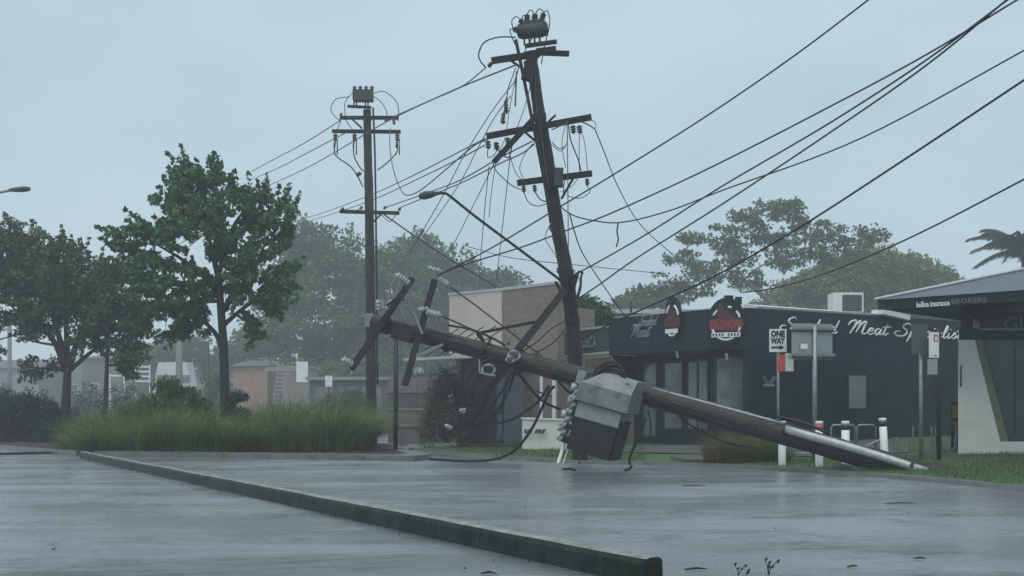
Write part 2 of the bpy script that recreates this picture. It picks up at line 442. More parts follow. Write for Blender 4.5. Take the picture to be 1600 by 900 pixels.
def brick_material(name, c1, c2, mortar):
    m = bpy.data.materials.new(name); m.use_nodes = True
    n, l = m.node_tree.nodes, m.node_tree.links
    b = n['Principled BSDF']; b.inputs['Roughness'].default_value = 0.65
    tc = n.new('ShaderNodeTexCoord'); sx = n.new('ShaderNodeSeparateXYZ'); cx = n.new('ShaderNodeCombineXYZ')
    ad = n.new('ShaderNodeMath'); ad.operation = 'SUBTRACT'
    l.new(tc.outputs['Object'], sx.inputs[0]); l.new(sx.outputs['X'], ad.inputs[0]); l.new(sx.outputs['Y'], ad.inputs[1])
    l.new(ad.outputs[0], cx.inputs['X']); l.new(sx.outputs['Z'], cx.inputs['Y'])
    bt = n.new('ShaderNodeTexBrick'); bt.inputs['Scale'].default_value = 2.1
    bt.inputs['Color1'].default_value = (*c1, 1); bt.inputs['Color2'].default_value = (*c2, 1); bt.inputs['Mortar'].default_value = (*mortar, 1)
    bt.inputs['Mortar Size'].default_value = 0.02; bt.inputs['Bias'].default_value = 0.1
    l.new(cx.outputs[0], bt.inputs['Vector']); l.new(bt.outputs['Color'], b.inputs['Base Color'])
    MATS[name] = m
brick_material('brick', (0.165, 0.125, 0.105), (0.225, 0.175, 0.145), (0.23, 0.215, 0.195))

def text_geo(s, size=1.0, bold=0.0, shear=0.0):
    cu = bpy.data.curves.new('lettering', 'FONT')
    cu.body = s; cu.size = size; cu.offset = bold; cu.shear = shear; cu.resolution_u = 2
    cu.align_x = 'CENTER'; cu.align_y = 'CENTER'
    o = bpy.data.objects.new('lettering', cu)
    COL.objects.link(o)
    dg = bpy.context.evaluated_depsgraph_get()
    me = bpy.data.meshes.new_from_object(o.evaluated_get(dg))
    vs = [v.co.copy() for v in me.vertices]; fs = [tuple(p.vertices) for p in me.polygons]
    bpy.data.objects.remove(o); bpy.data.curves.remove(cu); bpy.data.meshes.remove(me)
    return vs, fs

def put_text(s, size, centre, ux, uz, mat, parent, name='lettering', bold=0.0, width=None, shear=0.0):
    vs, fs = text_geo(s, size, bold, shear)
    xs = [v.x for v in vs]; w = max(xs) - min(xs); cx = (max(xs) + min(xs)) / 2
    ys = [v.y for v in vs]; cy = (max(ys) + min(ys)) / 2
    k = (width / w) if width else 1.0
    ux, uz, centre = Vector(ux).normalized(), Vector(uz).normalized(), Vector(centre)
    mb = MB(); mb.add([centre + ux * ((v.x - cx) * k) + uz * (v.y - cy) for v in vs], fs)
    return mb.build(name, mat, parent)

# ---- brush-script letters: pen strokes, x-height 1, capitals about 2
SCRIPT = {
 'S': (1.5, [[(1.45, 1.75), (1.1, 2.05), (0.6, 1.85), (0.5, 1.4), (0.9, 1.05), (1.15, 0.6), (0.85, 0.1), (0.2, 0.0), (-0.35, 0.35), (-0.2, 0.75), (0.3, 0.8)]]),
 'M': (2.5, [[(-0.1, 1.25), (0.15, 1.85), (0.75, 2.0), (0.65, 1.0), (0.35, 0.0)], [(0.5, 0.4), (0.95, 1.6), (1.3, 2.0), (1.25, 1.0), (1.05, 0.25)], [(1.15, 0.5), (1.55, 1.6), (2.0, 1.95), (1.9, 1.0), (1.85, 0.2), (2.1, 0.0), (2.5, 0.3)]]),
 'm': (1.75, [[(0, 0.85), (0.2, 0.95), (0.1, 0.0)], [(0.12, 0.3), (0.45, 0.95), (0.7, 0.85), (0.62, 0.0)], [(0.65, 0.3), (1.0, 0.95), (1.25, 0.85), (1.2, 0.15), (1.4, 0.0), (1.75, 0.35)]]),
 'o': (1.0, [[(0.6, 0.95), (0.15, 0.75), (0.1, 0.2), (0.4, 0.0), (0.75, 0.3), (0.75, 0.8), (0.5, 0.95), (0.65, 0.65), (1.0, 0.6)]]),
 'k': (1.05, [[(0.35, 2.0), (0.15, 1.0), (0.0, 0.0)], [(0.1, 0.45), (0.5, 0.95), (0.75, 0.85), (0.5, 0.55), (0.2, 0.5), (0.55, 0.1), (0.8, 0.0), (1.05, 0.3)]]),
 'e': (0.9, [[(0.1, 0.4), (0.55, 0.6), (0.6, 0.9), (0.35, 0.95), (0.1, 0.6), (0.1, 0.2), (0.4, 0.0), (0.9, 0.35)]]),
 'd': (1.1, [[(0.7, 0.85), (0.35, 0.95), (0.08, 0.6), (0.15, 0.1), (0.45, 0.1), (0.7, 0.6), (1.0, 2.0)], [(0.75, 0.8), (0.7, 0.2), (0.85, 0.0), (1.1, 0.3)]]),
 'a': (1.05, [[(0.7, 0.85), (0.35, 0.95), (0.08, 0.6), (0.15, 0.1), (0.4, 0.05), (0.7, 0.6), (0.75, 0.92), (0.68, 0.2), (0.8, 0.0), (1.05, 0.3)]]),
 't': (0.75, [[(0.4, 1.75), (0.2, 0.8), (0.15, 0.15), (0.35, 0.0), (0.75, 0.35)], [(-0.15, 1.2), (0.85, 1.35)]]),
 'p': (1.05, [[(0.25, 0.95), (0.1, 0.0), (-0.1, -0.85)], [(0.15, 0.4), (0.5, 0.95), (0.8, 0.8), (0.7, 0.25), (0.4, 0.0), (0.15, 0.15)], [(0.65, 0.15), (1.05, 0.35)]]),
 'c': (0.85, [[(0.65, 0.8), (0.4, 0.95), (0.1, 0.6), (0.12, 0.15), (0.4, 0.0), (0.85, 0.4)]]),
 'i': (0.55, [[(0.15, 0.92), (0.1, 0.2), (0.25, 0.0), (0.55, 0.35)], [(0.28, 1.35), (0.33, 1.5)]]),
 'l': (0.6, [[(0.0, 0.3), (0.4, 1.3), (0.4, 1.95), (0.22, 1.7), (0.1, 0.3), (0.3, 0.0), (0.6, 0.35)]]),
 's': (0.8, [[(0.0, 0.25), (0.4, 1.0), (0.42, 0.7), (0.6, 0.35), (0.4, 0.02), (0.1, 0.12)], [(0.55, 0.15), (0.8, 0.35)]]),
 ' ': (0.85, []),
}
def script_width(s): return sum(SCRIPT[c][0] for c in s)
def put_script(s, origin, ux, uz, x_height, total_w, mat, parent, r=0.03, slant=0.38, name='lettering'):
    """brush lettering starting at origin on the plane of ux, uz"""
    ux, uz, origin = Vector(ux).normalized(), Vector(uz).normalized(), Vector(origin)
    kx = total_w / script_width(s)
    x = 0.0
    for c in s:
        adv, strokes = SCRIPT[c]
        if strokes:
            mb = MB()
            for st in strokes:
                pp = smooth_path([(a, b, 0) for a, b in st], 4)
                n = len(pp)
                rr = [r * (0.55 + 0.6 * math.sin(math.pi * min(1, (i + 0.6) / n))) for i in range(n)]
                mb.tube([origin + ux * ((x + p.x) * kx + slant * p.y * x_height) + uz * (p.y * x_height) for p in pp], rr, 6)
            mb.build(name, mat, parent)
        x += adv

# ------------------------------------------------------------------ ground, road, kerbs, verge
KERB = [(9.2, -30), (9.0, -10), (8.9, 5), (8.6, 14), (8.13, 19.3), (7.65, 22.4), (7.0, 24.3), (5.9, 26.5), (4.56, 28.9), (3.1, 29.8),
        (1.6, 30.8), (-0.36, 34.5), (-2.05, 39.0), (-3.45, 43.8), (-5.1, 57.0), (-7.0, 75.0)]
BACK = [(60, -30), (60, -10), (60, 5), (56, 14), (52, 24), (46, 34), (40, 42), (34, 50), (28, 56), (22, 62), (16, 68), (10, 76), (6, 84), (3, 92), (0, 100), (-3, 110)]
_K = np.array(KERB, dtype=float)
def verge_dist(x, y):
    p = np.array((x, y)); a, b = _K[:-1], _K[1:]
    d = b - a
    t = np.clip(((p - a) * d).sum(1) / (d * d).sum(1), 0, 1)
    q = a + d * t[:, None]
    return float(np.sqrt(((p - q) ** 2).sum(1)).min())
def verge_z(x, y):
    return 0.07 + min(0.035 * verge_dist(x, y), 0.45)
def on_verge(px, d):
    """point on the sloping verge at image column px and distance d"""
    x = (px - 800.0) * d / FOC
    return Vector((x, d, verge_z(x, d)))

mb = MB(); mb.add([(-320, -45, -0.03), (320, -45, -0.03), (320, 520, -0.03), (-320, 520, -0.03)], [(0, 1, 2, 3)])
tag(mb.build('ground', M['ground_far'], origin=(0, 0, -0.03)), kind='structure')
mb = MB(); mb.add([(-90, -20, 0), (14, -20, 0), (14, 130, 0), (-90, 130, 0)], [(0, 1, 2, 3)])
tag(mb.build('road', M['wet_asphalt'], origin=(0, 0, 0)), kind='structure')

# verge: lawn that climbs gently from the kerb
kp = [Vector((p.x, p.y, 0)) for p in smooth_path([(a, b, 0) for a, b in KERB], 3)]
bp_ = [Vector((p.x, p.y, 0)) for p in smooth_path([(a, b, 0) for a, b in BACK], 3)]
rows = [0, 0.02, 0.05, 0.09, 0.14, 0.2, 0.28, 0.4, 0.6, 1.0]
vv, ff = [], []
for i, (a, b) in enumerate(zip(kp, bp_)):
    for t in rows:
        q = a.lerp(b, t)
        vv.append((q.x, q.y, verge_z(q.x, q.y) + (0.02 * math.sin(q.x * 2.1) * math.sin(q.y * 1.7) if t > 0.01 else 0)))
nr = len(rows)
for i in range(len(kp) - 1):
    for j in range(nr - 1):
        ff.append((i * nr + j, i * nr + j + 1, (i + 1) * nr + j + 1, (i + 1) * nr + j))
mb = MB(); mb.add(vv, ff)
tag(mb.build('verge', M['lawn'], origin=(0, 0, 0), smooth=True), kind='structure')

# roadside kerb, in cast lengths
kerb_root = empty('roadside_kerb', (5, 26, 0), 'low grey concrete kerb along the lawn and shops on the far side of the road', 'kerb')
def resample(pts, step):
    out = [pts[0].copy()]; acc = 0.0
    for a, b in zip(pts[:-1], pts[1:]):
        L = (b - a).length; pos = step - acc
        while pos < L:
            out.append(a.lerp(b, pos / L)); pos += step
        acc = (acc + L) % step
    return out
kk = resample(kp, 1.8)
for a, b in zip(kk[:-1], kk[1:]):
    if a.y < 4 or a.y > 62: continue
    t = (b - a).normalized(); nrm = Vector((t.y, -t.x, 0))
    if nrm.x < 0 and a.y < 40: nrm = -nrm
    g = 0.006
    a2, b2 = a + t * g, b - t * g
    mbk = MB()
    w0, w1, h = -0.10, 0.10, 0.085 + rnd.uniform(-0.006, 0.006)
    mbk.hexa([a2 + nrm * w0 * 1.5 + V(0, 0, -0.04), b2 + nrm * w0 * 1.5 + V(0, 0, -0.04), b2 + nrm * w1 + V(0, 0, -0.04), a2 + nrm * w1 + V(0, 0, -0.04),
              a2 + nrm * w0 + V(0, 0, h), b2 + nrm * w0 + V(0, 0, h), b2 + nrm * w1 + V(0, 0, h), a2 + nrm * w1 + V(0, 0, h)])
    mbk.build('kerb_stone', M['concrete_wet'], kerb_root)

# footpath slabs in front of the shops
foot = [(1.2, 36.5), (3.2, 33.8), (5.6, 31.6), (7.9, 30.0), (10.0, 30.6)]
foot_b = [(2.6, 39.4), (4.6, 37.6), (7.0, 35.4), (9.4, 36.6), (11.6, 37.6)]
fa = smooth_path([(x, y, 0) for x, y in foot], 4); fb = smooth_path([(x, y, 0) for x, y in foot_b], 4)
vv, ff = [], []
for a, b in zip(fa, fb):
    for t in (0, 0.25, 0.5, 0.75, 1):
        q = a.lerp(b, t); vv.append((q.x, q.y, verge_z(q.x, q.y) + 0.03))
for i in range(len(fa) - 1):
    for j in range(4): ff.append((i * 5 + j, (i + 1) * 5 + j, (i + 1) * 5 + j + 1, i * 5 + j + 1))
mb = MB(); mb.add(vv, ff)
tag(mb.build('footpath', M['concrete_wet'], origin=(0, 0, 0)), kind='structure')

# long dividing kerb in the foreground: x = 5.4 - 0.51 y, loaf-topped cast lengths
div_root = empty('dividing_kerb', (-4, 20, 0), 'long mossy concrete kerb crossing the wet car park in the foreground', 'kerb')
def div_pt(y, off=0.0, z=0.0):
    n = Vector((1, 0.51, 0)).normalized()
    return Vector((5.4 - 0.51 * y, y, 0)) + n * off + Vector((0, 0, z))
def kerb_length(root, y0, y1, hh=0.2, end_round=False):
    mbk = MB(); n = 5
    prof = [(-0.085, -0.03), (-0.08, 0.15), (-0.062, 0.188), (-0.03, 0.2), (0.05, 0.2), (0.085, 0.18), (0.095, -0.03)]
    P = len(prof); ring = []
    for i in range(n + 1):
        y = y0 + (y1 - y0) * i / n
        jz = rnd.uniform(-0.006, 0.003); jx = rnd.uniform(-0.001, 0.001)
        ring.append([div_pt(y, o * (1 if not (end_round and i == 0) else 0.9) + jx, z * hh / 0.2 + (jz if z > 0.1 else 0)) for o, z in prof])
    b = [p for r in ring for p in r]
    f, mi = [], []
    for i in range(n):
        for k in range(P - 1):
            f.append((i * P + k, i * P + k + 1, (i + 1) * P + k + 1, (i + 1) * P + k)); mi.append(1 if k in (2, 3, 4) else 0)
    f.append(tuple(range(P))); mi.append(0)
    f.append(tuple(reversed([n * P + k for k in range(P)]))); mi.append(0)
    f = [tuple(reversed(q)) for q in f]
    mbk.v = b; mbk.f = f; mbk.m = mi
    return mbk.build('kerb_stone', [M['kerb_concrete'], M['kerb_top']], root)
y = 8.62
while y < 34.2:
    y2 = min(y + 2.4, 34.4)
    kerb_length(div_root, y + 0.004, y2 - 0.004, 0.2 + rnd.uniform(-0.003, 0.003), y < 9)
    y = y2
near_root = empty('kerb_end', (1.9, 6.4, 0), 'second kerb length with weeds at the bottom edge of the picture', 'kerb')
kerb_length(near_root, 4.2, 5.9); kerb_length(near_root, 5.92, 7.62)

# planted island between the roads
ISL = [(-12.4, 36.0), (-8.0, 34.4), (-4.5, 33.0), (-2.6, 32.2), (-2.2, 32.6), (-2.4, 34.5), (-3.6, 40.0), (-5.2, 48.0), (-12, 53.0), (-21, 56), (-22, 50), (-18, 43), (-14.5, 38.2)]
isl = smooth_path([(a, b, 0) for a, b in ISL + [ISL[0]]], 3)
ic = Vector((-9.5, 42.0, 0))
inner = [ic + (p - ic) * 0.955 for p in isl]
mb = MB(); n = len(isl) - 1
mb.add([(p.x, p.y, 0.13) for p in inner[:-1]], [tuple(range(n))] if False else [tuple(reversed(range(n)))] )
me_chk = mb
o = mb.build('island_soil', M['soil'], origin=(0, 0, 0)); tag(o, kind='structure')
ik_root = empty('island_kerb', (-7, 34, 0), 'pale concrete kerb edging the grassy traffic island', 'kerb')
outer_r = resample([p.copy() for p in isl], 1.5)
for a, b in zip(outer_r[:-1], outer_r[1:]):
    ia, ib = ic + (a - ic) * 0.955, ic + (b - ic) * 0.955
    if (a.y > 50): continue
    if a.y < 40 and a.x > -13:                     # wide flat concrete margin on the front side
        ia, ib = a + V(0.2, 0.95, 0), b + V(0.2, 0.95, 0)
        if a.x > -3.4: ia, ib = ic + (a - ic) * 0.90, ic + (b - ic) * 0.90
    t = (b - a).normalized() * 0.006
    h = 0.145 + rnd.uniform(-0.005, 0.005)
    mbk = MB()
    mbk.hexa([a + t + V(0, 0, -.03), b - t + V(0, 0, -.03), ib - t + V(0, 0, -.03), ia + t + V(0, 0, -.03),
              a * 0.998 + ic * 0.002 + t + V(0, 0, h), b * 0.998 + ic * 0.002 - t + V(0, 0, h), ib - t + V(0, 0, h), ia + t + V(0, 0, h)])
    mbk.build('kerb_stone', M['concrete_wet'], ik_root)

# milky liquid spreading along the gutter below the transformer
pud = []
rq = random.Random(4)
front, back = [], []
for k in range(15):
    t = k / 14; x = -0.55 + t * 4.1
    ky = np.interp(x, [-2.05, -.36, 1.6, 3.1, 4.56], [39.0, 34.5, 30.8, 29.8, 28.9])
    wob = rq.uniform(-.18, .18)
    front.append(V(x, 29.1 + (.0 if k < 10 else -.1 * (k - 9)) + wob - .5 * math.sin(t * 3.1), .005)); back.append(V(x, max(ky - .35 - (0 if x > 1 else 1.6 * (1 - x) / 1.6), 29.8 if k < 12 else 29.3 - .15 * (k - 11)), .005))
mb = MB(); nq = len(front)
mb.add(front + back, [(i, i + 1, nq + i + 1, nq + i) for i in range(nq - 1)])
tag(mb.build('spilled_liquid', M['milky_water'], None), 'pale milky liquid spread on the road along the kerb below the transformer', 'liquid')

# concrete pit lids set in the verge
def slab(px, d, wx, wy, label):
    c = on_verge(px, d); mbx = MB()
    mbx.abox(c.x - wx / 2, c.x + wx / 2, c.y - wy / 2, c.y + wy / 2, c.z - 0.05, c.z + 0.07)
    ob = mbx.build('pit_lid', M['concrete_wet'], None); ob.rotation_euler = (0.05, 0.04, 0.25)
    tag(ob, label, 'pit lid')
slab(1080, 29.9, 0.75, 0.9, 'square concrete pit lid on the verge beside the ornamental grass')
slab(1352, 25.3, 0.8, 0.7, 'concrete pit lid tilted under the fallen pole near its base')

# ------------------------------------------------------------------ the corner butcher shop (black)
def frame2(a, b):
    u = (Vector((b[0], b[1], 0)) - Vector((a[0], a[1], 0))); L = u.length; u.normalize()
    n = Vector((u.y, -u.x, 0))                    # outward when the wall runs left to right seen from outside
    return u, n, L
shop = empty('butcher_shop', (8.0, 38.0, 0.3), 'single storey black corner shop with white script lettering and round red emblem', 'shop')
ZB, ZT = 0.1, 4.38
A0, A1 = (3.17, 39.7), (5.80, 36.3)              # left face
B0, B1 = (6.95, 35.75), (17.5, 42.3)             # right face with the script lettering
def wall_slab(a, b, z0, z1, thick, back, name, mat, parent):
    """upright slab on line a-b, its face moved back by 'back' from the line"""
    u, n, L = frame2(a, b)
    o_ = Vector((a[0], a[1], 0)) - n * back
    p = [o_, o_ + u * L, o_ + u * L - n * thick, o_ - n * thick]
    mbx = MB(); mbx.hexa([q + V(0, 0, z0) for q in p] + [q + V(0, 0, z1) for q in p])
    return mbx.build(name, mat, parent)
uL, nL, LL = frame2(A0, A1)
uR, nR, LR = frame2(B0, B1)
uC, nC, LC = frame2(A1, B0)
ZF = 3.18                                          # underside of the canopy fascia
wall_slab(A0, A1, ZF, ZT, 0.22, 0, 'fascia', M['black_fascia'], shop)
wall_slab(A1, B0, ZF, ZT, 0.22, 0, 'fascia', M['black_fascia'], shop)
wall_slab(B0, B1, ZB, ZT, 0.25, 0, 'wall', M['black_wall'], shop)
# walls under the canopy
wall_slab(A0, A1, ZB, ZF, 0.2, 1.1, 'wall', M['black_wall'], shop)
wall_slab(A1, B0, ZB, ZF, 0.2, 0.55, 'wall', M['black_wall'], shop)
# canopy slab
mbx = MB()
pA0, pA1, pB0 = Vector((*A0, 0)), Vector((*A1, 0)), Vector((*B0, 0))
poly = [pA0 - nL * 0.22, pA1 - nL * 0.22 - nC * 0.05, pB0 - nC * 0.22, pB0 - nC * 1.3, pA1 - nL * 1.6, pA0 - nL * 1.6]
mbx.prism([p + V(0, 0, ZF + 0.03) for p in poly], (0, 0, 0.12)); mbx.build('canopy', M['frame_dark'], shop)
# sloping end bracket of the canopy at the left
q = pA0 - uL * 0.02
mbx = MB(); mbx.prism([q - nL * 0.1 + V(0, 0, ZF), q - nL * 1.1 + V(0, 0, ZF), q - nL * 1.1 + V(0, 0, ZF - 1.1), q - nL * 0.5 + V(0, 0, ZF - 0.35)], uL * 0.15); mbx.build('canopy_bracket', M['black_fascia'], shop)
# flat roof with pale upstand
mbx = MB()
rp_ = [pA0 - nL * 0.25, pA1 - nL * 0.25, pB0 - nR * 0.28, Vector((*B1, 0)) - nR * 0.28, Vector((*B1, 0)) - nR * 9, pA0 - nL * 9]
mbx.prism([p + V(0, 0, ZT - 0.16) for p in rp_], (0, 0, 0.1)); mbx.build('roof', M['roof_sheet'], shop)
mbx = MB(); ra = Vector((*B0, 0)) + uR * 0.35; rb = Vector((*B0, 0)) + uR * 6.35
mbx.hexa([ra - nR * .02 + V(0, 0, ZT + .004), rb - nR * .02 + V(0, 0, ZT + .004), rb - nR * .6 + V(0, 0, ZT + .004), ra - nR * .6 + V(0, 0, ZT + .004),
          ra + nR * .02 + V(0, 0, ZT + .07), rb + nR * .02 + V(0, 0, ZT + .06), rb - nR * .6 + V(0, 0, ZT + .14), ra - nR * .6 + V(0, 0, ZT + .18)])
mbx.build('roof_flashing', M['white_trim'], shop)
mbx = MB(); mbx.bar(rb - uR * 0.9 + nR * .03 + V(0, 0, ZT + .12), rb + uR * .35 + nR * .03 + V(0, 0, ZT - .02), 0.5, 0.16); mbx.build('roof_flashing', M['white_trim'], shop)
mbx = MB(); mbx.bar(pA0 - nL * .3 + V(0, 0, ZT + .03), pA1 - nL * .3 + V(0, 0, ZT + .03), 0.16, 0.05); mbx.build('roof_flashing', M['roof_sheet'], shop)

def opening(a, b, back, s0, s1, z0, z1, glass, name='window', mull=0, parent=shop, depth=0.05, fw=0.06, frame_mat='frame_dark'):
    """framed window on wall line a-b between distances s0 and s1"""
    u, n, L = frame2(a, b); o_ = Vector((a[0], a[1], 0)) - n * back
    c = lambda s, z, off: o_ + u * s + n * off + V(0, 0, z)
    f = MB()
    f.hexa([c(s0, z0, .0), c(s1, z0, .0), c(s1, z0, depth), c(s0, z0, depth)][::1] + [c(s0, z0 + fw, .0), c(s1, z0 + fw, .0), c(s1, z0 + fw, depth), c(s0, z0 + fw, depth)])
    f.hexa([c(s0, z1 - fw, .0), c(s1, z1 - fw, .0), c(s1, z1 - fw, depth), c(s0, z1 - fw, depth)] + [c(s0, z1, .0), c(s1, z1, .0), c(s1, z1, depth), c(s0, z1, depth)])
    for i in range(mull + 2):
        s = s0 + (s1 - s0 - fw) * i / (mull + 1)
        f.hexa([c(s, z0 + fw, .0), c(s + fw, z0 + fw, .0), c(s + fw, z0 + fw, depth), c(s, z0 + fw, depth)] + [c(s, z1 - fw, .0), c(s + fw, z1 - fw, .0), c(s + fw, z1 - fw, depth), c(s, z1 - fw, depth)])
    w = f.build(name, M[frame_mat], parent)
    for i in range(mull + 1):
        sa = s0 + (s1 - s0 - fw) * i / (mull + 1) + fw; sb = s0 + (s1 - s0 - fw) * (i + 1) / (mull + 1)
        g = MB(); g.hexa([c(sa, z0 + fw, .004), c(sb, z0 + fw, .004), c(sb, z0 + fw, .02), c(sa, z0 + fw, .02)] + [c(sa, z1 - fw, .004), c(sb, z1 - fw, .004), c(sb, z1 - fw, .02), c(sa, z1 - fw, .02)])
        g.build('pane', M[glass], w)
    return w
opening(A0, A1, 1.1, 0.45, 1.15, 0.5, 3.0, 'glass_grey', 'door')
opening(A0, A1, 1.1, 1.4, 2.3, 0.75, 2.95, 'glass_grey', 'window', 0)
opening(A0, A1, 1.1, 2.45, 3.4, 0.75, 2.95, 'glass_grey', 'window', 1)
opening(A0, A1, 1.1, 3.5, 4.3, 0.5, 3.0, 'glass_dark', 'door')
opening(A1, B0, 0.55, 0.10, 1.15, 0.9, 3.0, 'glass_grey', 'window', 0)
# framed notice panel and pale logo on the long wall
def wall_px(px):                                   # distance along the right face at image column px
    k = (px - 800.0) / FOC
    return (k * B0[1] - B0[0]) / (uR.x - k * uR.y)
def right_pt(px, py, off=0.0):
    s = wall_px(px); p = Vector((B0[0], B0[1], 0)) + uR * s
    return p + V(0, 0, EYE + (HORIZON - py) * p.y / FOC) + nR * off
f = MB(); f.prism([right_pt(1323, 640, .002), right_pt(1352, 640, .002), right_pt(1352, 585, .002), right_pt(1323, 585, .002)], nR * 0.05)
np_ = f.build('notice_panel', M['frame_dark'], shop)
f = MB(); f.prism([right_pt(1324.5, 638, .054), right_pt(1350.5, 638, .054), right_pt(1350.5, 587, .054), right_pt(1324.5, 587, .054)], nR * 0.01); f.build('panel_face', M['panel_grey'], np_)
for word, x0_, x1_, y_ in (('Smoked', 1221, 1306, 517), ('Meat', 1322, 1386, 521), ('Specialists', 1400, 1511, 525)):
    put_script(word, right_pt(x0_, y_, .03), uR, (0, 0, 1), 0.205, (right_pt(x1_, y_) - right_pt(x0_, y_)).length, M['letter_white'], shop, r=0.03)
# small crest low on the wall beside the corner
for r_, w_ in ((0.24, 0.02), (0.17, 0.02)):
    c = right_pt(1201, 588, .02); f = MB()
    f.tube([c + uR * (math.cos(a) * r_) + V(0, 0, math.sin(a) * r_) for a in [math.pi * (1 + k / 8) for k in range(9)]], 0.018, 5)
    f.build('crest', M['letter_dim'], shop)
f = MB(); f.bar(right_pt(1192, 602, .02), right_pt(1209, 602, .02), 0.02, 0.06); f.build('crest', M['letter_faded'], shop)
# lettering on the left fascia
def left_pt(px, py, off=0.0):
    k = (px - 800.0) / FOC; s = (k * A0[1] - A0[0]) / (uL.x - k * uL.y); p = Vector((A0[0], A0[1], 0)) + uL * s
    return p + V(0, 0, EYE + (HORIZON - py) * p.y / FOC) + nL * off
put_script('Smoked', left_pt(1000, 510, .03), uL, (0, 0, 1), 0.16, 0.75, M['letter_faded'], shop, r=0.022)
put_script('Meat', left_pt(985, 528, .03), uL, (0, 0, 1), 0.2, 0.9, M['letter_faded'], shop, r=0.026)
# round emblem boards: one on the canted corner, one seen edge-on on the left face
def emblem(centre, u, n, rx, rz, full, name='emblem_board'):
    z = Vector((0, 0, 1)); centre = Vector(centre)
    P = lambda a, b, off: centre + u * (a * rx) + z * (b * rz) + n * off
    f = MB()
    out = [(math.cos(t), math.sin(t) if math.sin(t) > 0 else math.sin(t) * 1.05) for t in [2 * math.pi * k / 28 for k in range(28)]]
    f.prism([P(a, b, 0.01) for a, b in out], n * 0.10)
    root = f.build(name, M['black_fascia'], shop)
    arcs = [(20, 45), (68, 82), (128, 150), (200, 215), (232, 308), (330, 345)] if full else [(20, 70), (110, 150), (235, 305)]
    for a0, a1 in arcs:
        f = MB(); f.tube([P(0.78 * math.cos(math.radians(a0 + (a1 - a0) * k / 8)), -0.12 + 0.72 * math.sin(math.radians(a0 + (a1 - a0) * k / 8)), 0.12) for k in range(9)], 0.035, 6)
        f.build('ring', M['letter_white'], root)
    # red beast: head and shoulders
    f = MB(); f.prism([P(a, b, 0.112) for a, b in [(-0.55, 0.05), (-0.5, 0.3), (-0.45, 0.62), (-0.3, 0.78), (-0.15, 0.6), (-0.08, 0.42), (0.1, 0.5), (0.22, 0.38), (0.3, 0.2), (0.55, 0.12), (0.6, 0.0)]], n * 0.02)
    f.build('red_figure', M['emblem_red_dark'], root)
    f = MB(); f.prism([P(a, b, 0.112) for a, b in [(-0.98, -0.28), (-0.85, 0.0), (-0.5, 0.1), (0.3, 0.1), (0.8, 0.02), (0.98, -0.2), (0.85, -0.42), (0.3, -0.46), (-0.4, -0.42), (-0.85, -0.4)]], n * 0.015)
    f.build('red_figure', M['emblem_red_dark'], root)
    if full:
        put_text('SELDMORE', 0.36, P(0, -0.16, 0.135), u, z, M['emblem_red'], root, bold=0.012, width=1.75 * rx)
    f = MB(); f.prism([P(a, b, 0.135) for a, b in [(-0.78, -0.52), (0.78, -0.52), (0.78, -0.72), (-0.78, -0.72)]], n * 0.02)
    bn = f.build('banner', M['letter_white'], root)
    if full:
        for k in range(9):
            if k == 4: continue
            x = -0.66 + k * 0.165
            f = MB(); f.prism([P(x - 0.05, -0.56, 0.157), P(x + 0.045, -0.56, 0.157), P(x + 0.03, -0.68, 0.157), P(x - 0.05, -0.68, 0.157)], n * 0.004)
            f.build('lettering', M['fascia_grey'], bn)
cc = (Vector((*A1, 0)) + Vector((*B0, 0))) / 2
emblem(cc + V(0, 0, 4.02), uC, nC, 0.56, 0.68, True)
e2 = left_pt(1056, 497, 0.06)
emblem(e2, V(0.70, -0.714, 0), V(-0.714, -0.70, 0), 0.31, 0.66, False)
# small floodlights under the emblem, cable box above it
for px, py in ((1147, 556), (1061, 553)):
    c = cc if px > 1100 else left_pt(1061, 553)
    c = (cc + nC * 0.12 + V(0, 0, 3.05)) if px > 1100 else left_pt(1061, 549, 0.1)
    f = MB(); f.bar(c, c + V(0.02, -0.04, -0.2), 0.06, 0.05); f.build('floodlight', M['letter_faded'], shop)
f = MB(); k0 = cc + uC * 0.12 + V(0, 0, 4.7)
f.abox(k0.x - .2, k0.x + .05, k0.y - .1, k0.y + .1, k0.z - .12, k0.z + .06); f.abox(k0.x + .12, k0.x + .3, k0.y - .1, k0.y + .1, k0.z - .2, k0.z + .02)
f.build('service_bracket', M['steel_dark'], shop)

# air-conditioning unit on the roof
c = right_pt(1326, 485, -1.3); d = c.y
ac = empty('air_conditioner', (c.x, c.y, c.z), 'white rooftop air conditioner box with dark grille on the black shop', 'air conditioner')
f = MB(); a0 = pt(1302, 487, d); a1 = pt(1349, 457, d)
f.abox(a0.x, a1.x, d - 0.02, d + 0.7, a0.z, a1.z); f.build('casing', M['ac_white'], ac)
g0 = pt(1316, 486, d); g1 = pt(1346, 461, d)
f = MB()
for k in range(7):
    z = g0.z + (g1.z - g0.z) * (k + 0.5) / 7
    f.box(((g0.x + g1.x) / 2, d - 0.035, z), ((g1.x - g0.x) / 2, 0, 0), (0, 0.012, -0.01), (0, 0.006, (g1.z - g0.z) / 17))
f.build('grille', M['ac_grille'], ac)
f = MB(); f.abox(g0.x, g1.x, d - 0.026, d - 0.021, g0.z, g1.z); f.build('grille_backing', M['sign_black'], ac)

